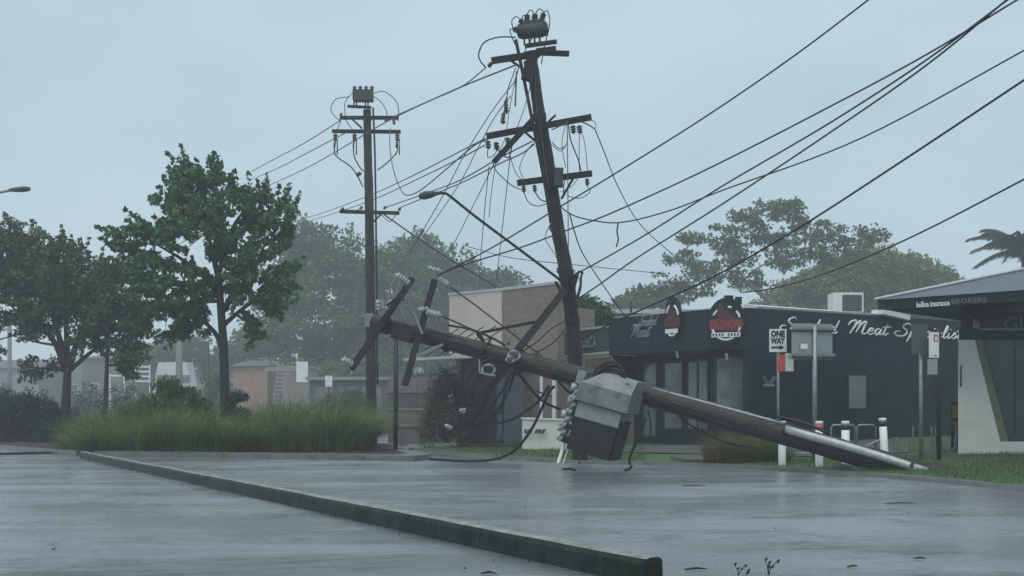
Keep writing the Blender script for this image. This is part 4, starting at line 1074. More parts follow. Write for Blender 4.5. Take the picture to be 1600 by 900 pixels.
m_ = MB(); c = pt(594, 477, 28.8); m_.box(c, (.07, .02, .02), (0, .06, 0), (-.02, 0, .11)); lb = m_.build('linkage_box', M['porcelain'], fall)
part_insulator(pt(592, 486, 28.7), pt(590, 468, 28.7), .07, fall, 'porcelain', 3); part_insulator(pt(603, 484, 28.7), pt(612, 468, 28.7), .06, fall, 'porcelain', 3)
part_tube('jumper_wire', pxs([(604, 470), (612, 445), (621, 432)], 28.8), .02, fall, 'galvanised')
part_tube('jumper_wire', pxs([(604, 478), (620, 466), (632, 468)], 28.6), .03, fall, 'wire_black')
# coils and leads hanging at the third arm
for k, loop in enumerate(([(772, 556), (745, 572), (728, 598), (726, 620), (733, 634)], [(756, 580), (740, 600), (738, 622), (752, 640)], [(790, 560), (772, 600), (752, 640), (740, 655)],
             [(808, 566), (795, 610), (778, 640), (757, 660), (740, 662), (728, 650)], [(800, 580), (790, 600), (784, 640), (770, 646)], [(776, 552), (752, 560), (748, 580), (768, 586), (778, 570)],
             [(838, 578), (812, 582), (795, 596), (770, 632), (764, 640)], [(800, 560), (815, 590), (846, 625), (876, 640)], [(862, 620), (836, 610), (826, 650)][:2], [(862, 584), (880, 604), (898, 622)],
             [(858, 602), (838, 630), (800, 655), (770, 662)], [(694, 580), (730, 570), (748, 562)], [(700, 508), (740, 516), (780, 534), (800, 550)], [(745, 520), (750, 528), (756, 534)])):
    part_tube('cable_coil', pxs(loop, 27.6 + 0.1 * (k % 4)), (0.028, 0.034, 0.02)[k % 3], fall, 'wire_black', 6)
for (x, y, r) in ((763, 578, 10), (803, 556, 9), (797, 562, 6)):
    c = pt(x, y, 27.5); m_ = MB(); rr = r * 27.5 / FOC
    m_.tube([c + V(math.cos(t) * rr, 0.05 * math.sin(3 * t), math.sin(t) * rr * .8) for t in [2 * math.pi * k / 16 for k in range(17)]], 0.03, 6); m_.build('cable_coil', M['galvanised'], fall, smooth=True)
part_bar('bracket', pt(749, 561, 27.4), pt(749, 582, 27.4), 0.04, 0.04, fall, 'galvanised', (0, 1, 0))
part_bar('bracket', pt(749, 582, 27.4), pt(774, 587, 27.4), 0.04, 0.04, fall, 'galvanised')
part_bar('bracket', pt(790, 540, 27.6), pt(811, 553, 27.6), 0.05, 0.07, fall, 'galvanised')
part_bar('arm_brace', pt(745, 521, 28.2), pt(836, 503, 29.0), 0.05, 0.07, fall, 'steel_dark')
part_bar('arm_brace', pt(750, 522, 28.2), pt(756, 533, 28.2), 0.05, 0.06, fall, 'steel_dark')
# stub insulators along the upper side of the pole
for px in (762, 790, 835):
    c = fpole(px, .27, -.1); part_insulator(c, c + ez * .14 + ex * .03, .05, fall, 'porcelain_brown', 2)
# lead with a hanging clamp below
part_tube('hanging_lead', pxs([(792, 596), (786, 640), (786, 660), (784, 690)], 27.5), .022, fall, 'wire_black')
m_ = MB(); p = pt(783, 688, 27.5); m_.lathe(p + V(0, 0, .1), p - V(0, 0, .06), [(0, .02), (.3, .06), (.7, .08), (1, .05)], 8); m_.build('hanging_clamp', M['wire_black'], fall)
m_ = MB(); p = pt(780, 706, 27.5); m_.tube([p + V(math.cos(t) * .07, 0, math.sin(t) * .2) for t in [2 * math.pi * k / 14 for k in range(15)]], .012, 5); m_.build('wire_loop', M['wire_alu'], fall)

# transformer: lid, pale band, dark tank, bushings
tc_ = fpole(968); O = tc_ - ey * .72
tr = MB(); tr.box(O + ez * -1.08, ex * .485, ey * .38, ez * .385)
tank = tr.build('transformer_tank', M['transformer_dark'], fall)
f = MB(); f.box(O + ez * -.555, ex * .50, ey * .395, ez * .165); f.build('tank_band', M['transformer_light'], tank)
f = MB()
t0, t1 = -.385, .02
f.hexa([O + ex * a + ey * b + ez * t0 for a, b in ((-.56, -.46), (.64, -.46), (.64, .44), (-.56, .44))] + [O + ex * a + ey * b + ez * t1 for a, b in ((-.56, -.44), (.64, -.44), (.64, .44), (-.56, .44))])
f.build('transformer_lid', M['transformer_grey'], tank)
f = MB(); f.hexa([O + ex * a + ey * b + ez * .022 for a, b in ((-.54, -.42), (.62, -.42), (.62, .42), (-.54, .42))] + [O + ex * a + ey * b + ez * .32 for a, b in ((-.17, -.16), (.615, -.16), (.615, .40), (-.17, .40))]); f.build('lid_hood', M['transformer_grey'], tank)
f = MB(); f.box(O + ez * -.388, ex * .63, ey * .475, ez * .012); f.build('lid_rim', M['transformer_dark'], tank)
f = MB(); f.box(O + ez * -.725, ex * .508, ey * .402, ez * .010); f.build('tank_rim', M['transformer_grey'], tank)
f = MB(); f.box(O + ex * .53 + ez * -1.0, ex * .03, ey * .3, ez * .42); f.build('cooling_fin', M['transformer_dark'], tank)
f = MB(); f.box(O - ex * .51 + ez * -1.0, ex * .02, ey * .3, ez * .45); f.build('bushing_plate', M['transformer_dark'], tank)
for s_ in (-1, 1):
    f = MB(); c_ = O + ex * (.42 * s_) + ez * .16 - ey * .25; f.tube([c_ + ex * (math.cos(t) * .06) + ez * (math.sin(t) * .07) for t in [math.pi * i / 6 for i in range(7)]], .014, 5); f.build('lifting_lug', M['steel_dark'], tank)
for k in range(4):
    q = O - ex * (.56 + .03 * k) + ez * (-.28 - .31 * k) - ey * (.25 - .1 * (k % 2)); part_insulator(q, q - ex * .22 + ez * .2, .125, tank, 'porcelain', 2)
    q2 = q - ey * .2 - ez * .1; part_insulator(q2, q2 - ex * .14 + ez * .05, .075, tank, 'porcelain', 2)
    f = MB(); f.box(q - ex * -.04 - ez * .1, ex * .1, ey * .1, ez * .06); f.build('bushing_clamp', M['steel_dark'], tank)
f = MB(); q = O - ex * .62 + ez * -1.3; f.box(q, ex * .14, ey * .16, ez * .07); f.build('drain_box', M['steel_dark'], tank)
f = MB(); q = O - ex * .60 - ey * .25 + ez * .1; f.box(q, ex * .09, ey * .1, ez * .14); f.build('bracket', M['galvanised'], fall)
for k, (r1, wx) in enumerate(((.40, 0), (.33, .05), (.24, .03))):
    base = O + ez * .08 - ey * (.1 - .06 * k)
    part_tube('hose', [base - ex * (.42 - wx) + ez * -.02, base - ex * (.36 - wx) + ez * r1 * .75, base + ex * (-.05 + wx) + ez * (r1 + .12), base + ex * (.25 + wx * .2) + ez * r1 * .8, base + ex * (.30 - wx * 1.2) + ez * -.02], .03, tank, 'wire_black', 6)
part_tube('hose', pxs([(1009, 652), (1003, 672), (990, 700), (984, 716), (984, 726)], 26.1), .032, tank, 'wire_black')
part_tube('hose', pxs([(1012, 640), (1017, 665), (1014, 685), (1006, 688)], 26.3), .018, tank, 'wire_black')
part_tube('loose_lead', pxs([(1050, 640), (1080, 665), (1130, 690), (1180, 700)], 26.4), .02, fall, 'wire_black')
# oil running out of the tank on to the road
st = MB(); st.tube(smooth_path(pxs([(897, 674), (889, 679), (882, 692), (876, 712), (872, 724)], 26.6), 6), [.04] * 25, 7)
so = st.build('leaking_stream', M['stream_oil'], None, smooth=True); tag(so, 'pale stream of liquid pouring from the transformer to the road', 'liquid')
st2 = MB(); st2.tube(smooth_path(pxs([(899, 680), (890, 694), (884, 712), (879, 725)], 26.5), 6), .012, 6); ob = st2.build('second_stream', M['stream_oil'], so if False else None, smooth=True)
tag(ob, 'thinner stream of liquid just right of the bright one under the transformer', 'liquid')

# timber wedged between the two poles
m_ = MB(); m_.bar(pt(797, 562, 28.0), pt(881, 455, 29.7), 0.17, 0.2, (0, 1, 0))
tag(m_.build('broken_crossarm', M['arm_timber'], None), 'dark timber crossarm wedged between the fallen pole and the leaning pole', 'crossarm')

# ------------------------------------------------------------------ wires
def wire(label, pl, d0, d1, r, mat='wire_black', name='overhead_wire', cat='wire', group=None):
    P = smooth_path([(a, b, 0) for a, b in pl], 8)
    L = [0.0]
    for a, b in zip(P[:-1], P[1:]): L.append(L[-1] + (b - a).length)
    pts = []
    for p, s in zip(P, L):
        t = s / L[-1]; d = 1.0 / ((1 - t) / d0 + t / d1)
        pts.append(pt(p.x, p.y, d))
    m_ = MB(); m_.tube(pts, r, 5)
    return tag(m_.build(name, M[mat], None, smooth=True), label, cat, group)
wire('steepest taut wire rising from the second bent crossarm to the top edge', [(684, 430), (741, 402), (793, 373), (877, 322), (960, 272), (1100, 184), (1240, 88), (1375, -14)], 28.5, 22, .017)
wire('taut wire from the second bent crossarm passing just below the steepest wire', [(684, 430), (730, 412), (813, 387), (883, 361), (960, 331), (1110, 262), (1300, 165), (1450, 84), (1612, -14)], 28.5, 20, .017)
wire('slack wire from the leaning pole dipping before rising to the right edge', [(862, 310), (891, 334), (929, 345), (975, 347), (1050, 328), (1130, 297), (1350, 214), (1620, 68)], 29.7, 21, .016)
wire('thick cable from the splintered bracket climbing to the top right corner', [(893, 432), (948, 402), (1020, 360), (1130, 290), (1300, 190), (1450, 92), (1590, -12)], 29.8, 20, .018)
wire('thick cable from below the splintered bracket climbing to the top right corner', [(903, 467), (936, 445), (1000, 400), (1130, 318), (1300, 205), (1450, 100), (1585, -10)], 29.8, 20, .018)
wire('long black cable crossing in front of the shop emblem boards up to the right', [(888, 541), (950, 508), (1020, 476), (1120, 430), (1250, 355), (1400, 258), (1620, 112)], 29.9, 20, .021)
wire('service wire from the round shop emblem to the right edge', [(1160, 457), (1200, 452), (1250, 440), (1330, 412), (1450, 358), (1620, 270)], 36.0, 23, .020)
wire('thin grey wire hanging from the right crossarm tip down towards the trees', [(929, 200), (945, 240), (965, 290), (1000, 350), (1058, 404)], 29.5, 40, .014, 'wire_alu')
wire('thin wire falling from the leaning pole to the black shop roof', [(890, 333), (897, 360), (910, 395), (940, 442), (978, 496)], 29.6, 39.0, .016, 'wire_black')
wire('faint distant wire low behind the leaning pole', [(730, 385), (800, 403), (900, 414), (1040, 428)], 70, 75, .025, 'wire_alu')
wire('short stub of wire hanging from the slack wire above the shops', [(966, 348), (964, 362), (966, 374), (963, 386)], 28.6, 28.6, .018)
# towards the upright pole and beyond
wire('upper wire from the broken top crossarm to the upright pole', [(759, 106), (720, 136), (660, 162), (606, 186)], 29.4, 46.7, .015, 'wire_black')
wire('wire from the leaning pole top passing behind the upright pole to the left', [(807, 101), (720, 136), (640, 172), (590, 198), (540, 228), (480, 262), (415, 292)], 29.4, 75, .022, 'wire_alu')
wire('left going wire from the upright pole top arm, highest of three', [(532, 188), (480, 221), (430, 248), (385, 272)], 46.7, 75, .022, 'wire_alu')
wire('left going wire from the upright pole top arm, middle of three', [(541, 207), (480, 239), (440, 260), (395, 280)], 47, 75, .022, 'wire_alu')
wire('upper of two middle wires from the leaning pole to the left trees', [(759, 216), (720, 236), (650, 272), (590, 300), (520, 327), (462, 346)], 29.4, 70, .016, 'wire_black')
wire('lower of two middle wires from the leaning pole to the left trees', [(757, 227), (720, 247), (650, 281), (590, 309), (520, 334), (462, 351)], 29.4, 70, .016, 'wire_black')
wire('looping slack cable between the upright pole and the middle crossarm', [(610, 200), (609, 225), (614, 262), (626, 296), (638, 305), (660, 295), (700, 262), (740, 228), (762, 218)], 46.7, 29.4, .018, 'wire_alu')
wire('upper of the wires from beside the leaning pole to the lower far crossarm', [(831, 221), (780, 247), (720, 281), (660, 304), (600, 325)], 29.5, 46.6, .018, 'wire_black')
wire('lower of the wires from beside the leaning pole to the lower far crossarm', [(834, 226), (815, 240), (780, 256), (720, 286), (660, 310), (624, 325)], 29.5, 46.6, .018, 'wire_black')
wire('dark service cable dropping right from the lower far crossarm', [(600, 335), (640, 363), (690, 397), (740, 427), (775, 448)], 46.7, 43, .030, 'wire_black')
wire('wire from the bent crossarm insulator down to the pole tangle', [(704, 449), (740, 475), (800, 521), (850, 560)], 28.2, 28.4, .018, 'wire_black')
wire('wire from the side insulator along the top of the fallen pole', [(690, 494), (716, 505), (748, 520), (770, 528), (800, 546)], 28.2, 28.2, .020, 'wire_black')
for lab, pl, d1 in (('loose wire slanting from the top crossarm down left to the grass', [(804, 128), (770, 172), (727, 240), (692, 306), (640, 396)], 33),
                    ('second loose wire beside the one slanting down left from the top crossarm', [(798, 150), (772, 185), (745, 235), (716, 290), (660, 372)], 34),
                    ('loose wire from the middle crossarm brace to the tree line', [(772, 256), (755, 290), (730, 340), (703, 393)], 36),
                    ('nearly upright loose wire left of the flue above the pink wall', [(764, 260), (758, 320), (752, 390), (747, 452)], 40),
                    ('nearly upright loose wire right of the flue above the pink wall', [(797, 244), (790, 310), (781, 390), (774, 450)], 41)):
    wire(lab, pl, 29.4, d1, .012, 'wire_alu')
for lab, pl in (('sagging tangle wire between the leaning pole and the fallen pole, upper', [(890, 498), (860, 515), (838, 535), (812, 552)]),
                ('sagging tangle wire between the leaning pole and the fallen pole, lower', [(892, 502), (872, 528), (850, 545), (815, 560)]),
                ('short tangle wire under the leaning pole foot', [(896, 560), (868, 566), (842, 560), (815, 548)])):
    wire(lab, pl, 29.8, 28.2, .016, 'wire_black', 'tangled_wire')
# cable lying on the road and rising to the transformer
wire('thick black cable lying on the wet road and curving up to the fallen pole', [(866, 604, 0)[:2], (858, 612), (846, 640), (830, 672), (808, 700), (785, 714), (760, 719), (720, 720), (672, 717)], 26.9, 33.0, .036, 'wire_black', 'fallen_cable', 'cable')
cab = MB(); cab.tube(smooth_path([(-40, 37.0, .04), (-20, 36.6, .04), (-16, 37.3, .04), (-14.2, 38.3, .06), (-12.9, 37.4, .1)], 8), .045, 6)
tag(cab.build('road_cable', M['wire_black'], None, smooth=True), 'black cable lying across the wet road at the left edge', 'cable')
m_ = MB(); p = pt(876, 724, 26.9); m_.tube([V(p.x + .05, 26.8, .03), V(p.x + .2, 26.6, .05), V(p.x + .3, 26.5, .02)], .03, 6); tag(m_.build('cable_offcut', M['wire_black'], None), 'short black cable offcut lying by the leaking liquid', 'debris')
m_ = MB(); p = pt(984, 724, 26.5); m_.tube([V(p.x - .12, 26.4, .02), V(p.x, 26.5, .05), V(p.x + .05, 26.5, .12)], .03, 6); tag(m_.build('hose_offcut', M['wire_black'], None), 'broken black hose end on the road below the transformer', 'debris')

# heaved soil at the butt of the fallen pole
so_ = MB(); rr = random.Random(3)
N_ = 22
for ring, (k, h) in enumerate(((1.0, 0.0), (0.7, 0.07), (0.4, 0.12), (0.1, 0.13))):
    for i in range(N_):
        a = 2 * math.pi * i / N_; q = 1 + rr.uniform(-.18, .18)
        x, y_ = PB.x + .05 + math.cos(a) * .62 * k * q, PB.y + .15 + math.sin(a) * .5 * k * q
        so_.v.append(V(x, y_, verge_z(x, y_) - .02 + h * (1 + rr.uniform(-.35, .35))))
for r_ in range(3):
    for i in range(N_):
        j = (i + 1) % N_; so_.f.append((r_ * N_ + i, r_ * N_ + j, (r_ + 1) * N_ + j, (r_ + 1) * N_ + i)); so_.m.append(0)
so_.f.append(tuple(3 * N_ + i for i in range(N_))); so_.m.append(0)
tag(so_.build('soil_heap', M['soil'], None), 'heap of torn dark soil round the base of the fallen pole', 'soil')

# ------------------------------------------------------------------ street signs, bollards, racks
def post(px, d, top, r, parent, base=None):
    b = on_verge(px, d) if base is None else base; t = pt(px, top, d)
    m_ = MB(); m_.tube([V(b.x, b.y, b.z - .1), V(b.x, b.y, t.z)], r, 10); return m_.build('post', M['galvanised'], parent, smooth=True)
s1 = empty('one_way_sign', on_verge(1216, 28.6), 'ONE WAY street sign on a grey post with a red and white plate', 'street sign')
post(1216, 28.6, 516, .035, s1)
def plate(name, px0, py0, px1, py1, d, mat, parent, th=0.012, skew=0.0):
    a, b = pt(px0, py1, d), pt(px1, py0, d)
    m_ = MB(); m_.prism([V(a.x, d, a.z), V(b.x, d - skew, a.z), V(b.x, d - skew, b.z), V(a.x, d, b.z)], (0, th, 0)); return m_.build(name, M[mat], parent)
DS = 28.53
pl_ = plate('sign_plate', 1202, 514, 1229, 550, DS, 'white_paint', s1)
plate('sign_backing', 1229.2, 514, 1236, 550, DS + .05, 'frame_dark', s1)
X = (1, 0, 0); Z = (0, 0, 1)
put_text('ONE', .19, pt(1215.5, 521.5, DS - .006), X, Z, M['sign_black'], pl_, bold=.012, width=.33)
put_text('WAY', .19, pt(1215.5, 532.5, DS - .006), X, Z, M['sign_black'], pl_, bold=.012, width=.34)
m_ = MB(); y0 = 542.5
m_.prism([pt(x, y, DS - .006) for x, y in ((1205, 541.3), (1218, 541.3), (1218, 539), (1226, 542.8), (1218, 546.6), (1218, 544.4), (1205, 544.4))], (0, .003, 0)); m_.build('arrow', M['sign_black'], pl_)
rp2 = plate('red_plate', 1215, 554, 1227, 580, DS, 'sign_red', s1); plate('plate_panel', 1216.5, 561, 1226, 578, DS - .004, 'sign_red', rp2, .003)
m_ = MB(); m_.prism([pt(x, y, DS - .006) for x, y in ((1219, 559.5), (1221.5, 555.5), (1224, 559.5))], (0, .003, 0)); m_.build('symbol', M['sign_orange'], rp2)
wp2 = plate('white_plate', 1227.2, 552, 1240, 580, DS, 'white_paint', s1)
m_ = MB(); c = pt(1234, 556.5, DS - .005); m_.tube([c + V(0, .002, 0), c - V(0, .003, 0)], .05, 14); m_.build('symbol', M['roof_sheet'], wp2)

s2 = empty('back_of_sign', on_verge(1273, 28.2), 'large grey sign seen from behind on a thick post beside ONE WAY', 'street sign')
post(1273, 28.2, 509, .055, s2)
bk = plate('sign_plate', 1237, 505, 1305, 561, 28.10, 'sign_back', s2, .012, -.25)
for y_ in (512, 553.5):
    a, b = pt(1237, y_, 28.06), pt(1305, y_ + 1, 28.30); part_bar('sign_rail', a, b, .03, .05, bk, 'galvanised')
    part_bar('sign_rail', a + V(0, 0, -.07), b + V(0, 0, -.07), .03, .03, bk, 'steel_dark')
plate('sticker', 1251, 537, 1262, 545, 28.09, 'white_paint', bk, .004)

s3 = empty('grey_box_sign', on_verge(1439, 27.4), 'dark green grey sign back on a post in front of the script lettering', 'street sign')
post(1439, 27.4, 520, .045, s3); plate('sign_plate', 1425, 506, 1449, 554, 27.3, 'sign_green_grey', s3, .03)
s4 = empty('bus_stop_sign', on_verge(1467, 27.2), 'white plate with red square on a dark post near the cream pier', 'street sign')
m_ = MB(); b_ = on_verge(1467, 27.2); m_.tube([V(b_.x, 27.2, b_.z - .1), V(b_.x, 27.2, pt(0, 512, 27.2).z)], .05, 10); m_.build('post', M['steel_dark'], s4, smooth=True)
w4 = plate('sign_plate', 1451.5, 519, 1467, 559, 27.1, 'white_paint', s4, .015)
plate('red_square', 1459, 523, 1466, 534, 27.095, 'sign_orange', w4, .004); plate('red_symbol', 1461, 526, 1464.5, 532, 27.09, 'white_paint', w4, .003)
m_ = MB(); c = pt(1462, 556, 27.097); m_.box(c, (.03, 0, 0), (0, .003, 0), (0, 0, .012)); m_.build('lettering', M['sign_black'], w4)
plate('timetable_box', 1450, 561, 1465, 585, 27.1, 'sign_back', s4, .05)

def bollard(px, d, lean_, label, band):
    b = on_verge(px, d); root = empty('bollard', b, label, 'bollard', 'white bollards along the verge')
    t = Vector((lean_, 0, 1)).normalized(); H = 1.0
    m_ = MB(); m_.tube([b - t * .1, b + t * .02, b + t * (H - .19)], .085, 14); m_.build('post', M['white_paint'], root, smooth=True)
    m_ = MB(); m_.tube([b + t * (H - .188), b + t * (H - .082)], .087, 14); m_.build('reflective_band', M['sign_red'] if band else M['sign_black'], root, smooth=True)
    m_ = MB(); m_.tube([b + t * (H - .08), b + t * (H - .01), b + t * H], [.086, .086, .07], 14); m_.build('cap', M['white_paint'], root, smooth=True)
bollard(1222, 27.3, 0, 'white bollard standing left of the silver pipe end, beneath the pole', 0)
bollard(1280, 26.35, 0, 'white bollard crossed by the pole, directly under the large sign back', 1)
bollard(1321, 25.75, 0, 'white bollard crossed by the pole, right of the large sign back', 0)
bollard(1383, 27.2, -.06, 'white tilted bollard behind the silver pipe, nearest the bike racks', 0)

def rail_loop(px0, px1, y0, y1, d, label, name='bike_rack', closed=True):
    g = on_verge((px0 + px1) / 2, d); a, b = pt(px0, y0, d), pt(px1, y1, d)
    m_ = MB(); zt, zb = a.z, max(b.z, g.z + .02)
    pts = [V(a.x, d, zt), V(a.x, d, zb + .1), V(a.x + .08, d, zb), V(b.x - .08, d, zb), V(b.x, d, zb + .1), V(b.x, d, zt)]
    m_.tube(smooth_path(pts, 4), .022, 7)
    r = m_.build(name, M['galvanised'], None, smooth=True); return tag(r, label, 'bike rack')
def hoop(px0, px1, y0, d, label):
    a, b = pt(px0, y0, d), pt(px1, y0, d); za, zb = on_verge(px0, d).z, on_verge(px1, d).z
    m_ = MB(); m_.tube([V(a.x, d, za - .05), V(a.x, d, a.z - .06), V(a.x + .06, d, a.z), V(b.x - .06, d, a.z), V(b.x, d, a.z - .06), V(b.x, d, zb - .05)], .026, 8)
    rt = m_.build('handrail', M['galvanised'], None, smooth=True); return tag(rt, label, 'handrail')
hoop(1299, 1336, 664, 32.5, 'grey tubular handrail behind the third bollard, left of two')
hoop(1339, 1368, 664, 32.5, 'grey tubular handrail behind the third bollard, right of two')
rail_loop(1402, 1420, 684, 706, 31.4, 'small U shaped bike rack left of the three')
rail_loop(1427, 1456, 667, 709, 31.2, 'largest U shaped bike rack below the dark sign back')
rail_loop(1470, 1492, 684, 706, 31.0, 'small U shaped bike rack beside the cream pier')
br = empty('barrier_rail', on_verge(1478, 31.6), 'thin grey barrier rail behind the bike racks', 'handrail')
for name_, q_ in (('rail', [(1460, 663), (1496, 663)]), ('post', [(1462, 665), (1462, 714)]), ('post', [(1494, 665), (1494, 714)])):
    m_ = MB(); m_.tube(pxs(q_, 31.6), .025, 6); m_.build(name_, M['galvanised'], br)
br = empty('short_rail', on_verge(1408, 31.7), 'short grey rail beside the tilted bollard', 'handrail')
for name_, q_ in (('rail', [(1394, 684), (1421, 685)]), ('post', [(1396, 686), (1396, 714)])):
    m_ = MB(); m_.tube(pxs(q_, 31.7), .02, 6); m_.build(name_, M['galvanised'], br)
bd = empty('advert_board', on_verge(1492, 31.8), 'narrow advertising board with orange top beside the cream pier', 'board')
plate('board_back', 1486.5, 629, 1497, 708, 31.8, 'frame_dark', bd, .04); plate('poster', 1488, 632, 1496, 653, 31.795, 'poster_yellow', bd, .004); plate('poster', 1488, 657, 1496, 662, 31.795, 'sign_red', bd, .004); plate('poster', 1488, 664, 1496, 674, 31.795, 'emblem_red', bd, .004)
hr = MB(); hr.tube(pxs([(1352, 697), (1372, 688), (1383, 683)], 27.2), .012, 5); tag(hr.build('chain', M['galvanised'], None), 'thin slack chain tied to the tilted bollard', 'chain')
lowrail = MB(); lowrail.tube(pxs([(1225, 708), (1300, 708)], 29.8), .02, 6); lowrail.tube([pt(1240, 708, 29.8), on_verge(1240, 29.8)], .02, 6); lowrail.tube([pt(1296, 708, 29.8), on_verge(1296, 29.8)], .02, 6)
tag(lowrail.build('low_rail', M['galvanised'], None), 'low grey rail on the grass between the first two bollards', 'handrail')

# steel sign post at the tip of the island
m_ = MB(); b_ = V((618 - 800) * 38.5 / FOC, 38.5, .1); m_.tube([b_, V(b_.x + .02, 38.5, pt(0, 522, 38.5).z)], .075, 10)
tag(m_.build('steel_post', M['steel_dark'], None, smooth=True), 'plain dark steel post at the right end of the grassy island', 'post')

# street lamp reaching in at the left edge
sl = empty('street_lamp', V(-21.5, 45, 0), 'street lamp arm reaching in from the left edge of the picture', 'street lamp')
part_tube('lamp_post', [V(-21.5, 45, 0), V(-21.5, 45, 4), V(-21.5, 45, 8.6)], .09, sl, 'galvanised', 10)
part_tube('lamp_arm', [V(-21.5, 45, 8.5), V(-20.9, 45, 9.1), V(-19.5, 45, 9.38), pt(18, 297, 45)], .05, sl, 'galvanised', 8)
m_ = MB(); m_.lathe(pt(14, 297, 45), pt(48, 295, 45), [(0, .05), (.3, .09), (.7, .11), (.95, .07), (1, .02)], 10); m_.build('lantern', M['unit_grey'], sl, smooth=True)

# ------------------------------------------------------------------ vegetation
def leaf_cloud(rng, centres, radii, per, size, aspect=0.5, droop=0.25, wind=0.0):
    """leaf rhombs scattered round clump centres: returns verts, quads"""
    C = np.repeat(np.asarray(centres), per, axis=0)
    Rr = np.repeat(np.asarray(radii), per, axis=0)
    n = len(C)
    d = rng.normal(size=(n, 3)); d /= np.linalg.norm(d, axis=1)[:, None]
    P = C + d * (Rr * rng.random((n, 1)) ** 0.45)
    ax = rng.normal(size=(n, 3)) + d * 0.5 + np.array((wind, 0, -droop)); ax /= np.linalg.norm(ax, axis=1)[:, None]
    b = rng.normal(size=(n, 3)); b -= ax * (ax * b).sum(1)[:, None]; b /= np.linalg.norm(b, axis=1)[:, None]
    L = size * rng.uniform(0.6, 1.35, (n, 1)); W = L * aspect
    nn = np.cross(ax, b)
    v = np.empty((n, 4, 3))
    v[:, 0] = P - ax * L * .5
    v[:, 1] = P + b * W * .5 - ax * L * .05 + nn * L * .06
    v[:, 2] = P + ax * L * .5
    v[:, 3] = P - b * W * .5 - ax * L * .05 + nn * L * .06
    return v.reshape(-1, 3), np.arange(n * 4).reshape(-1, 4)

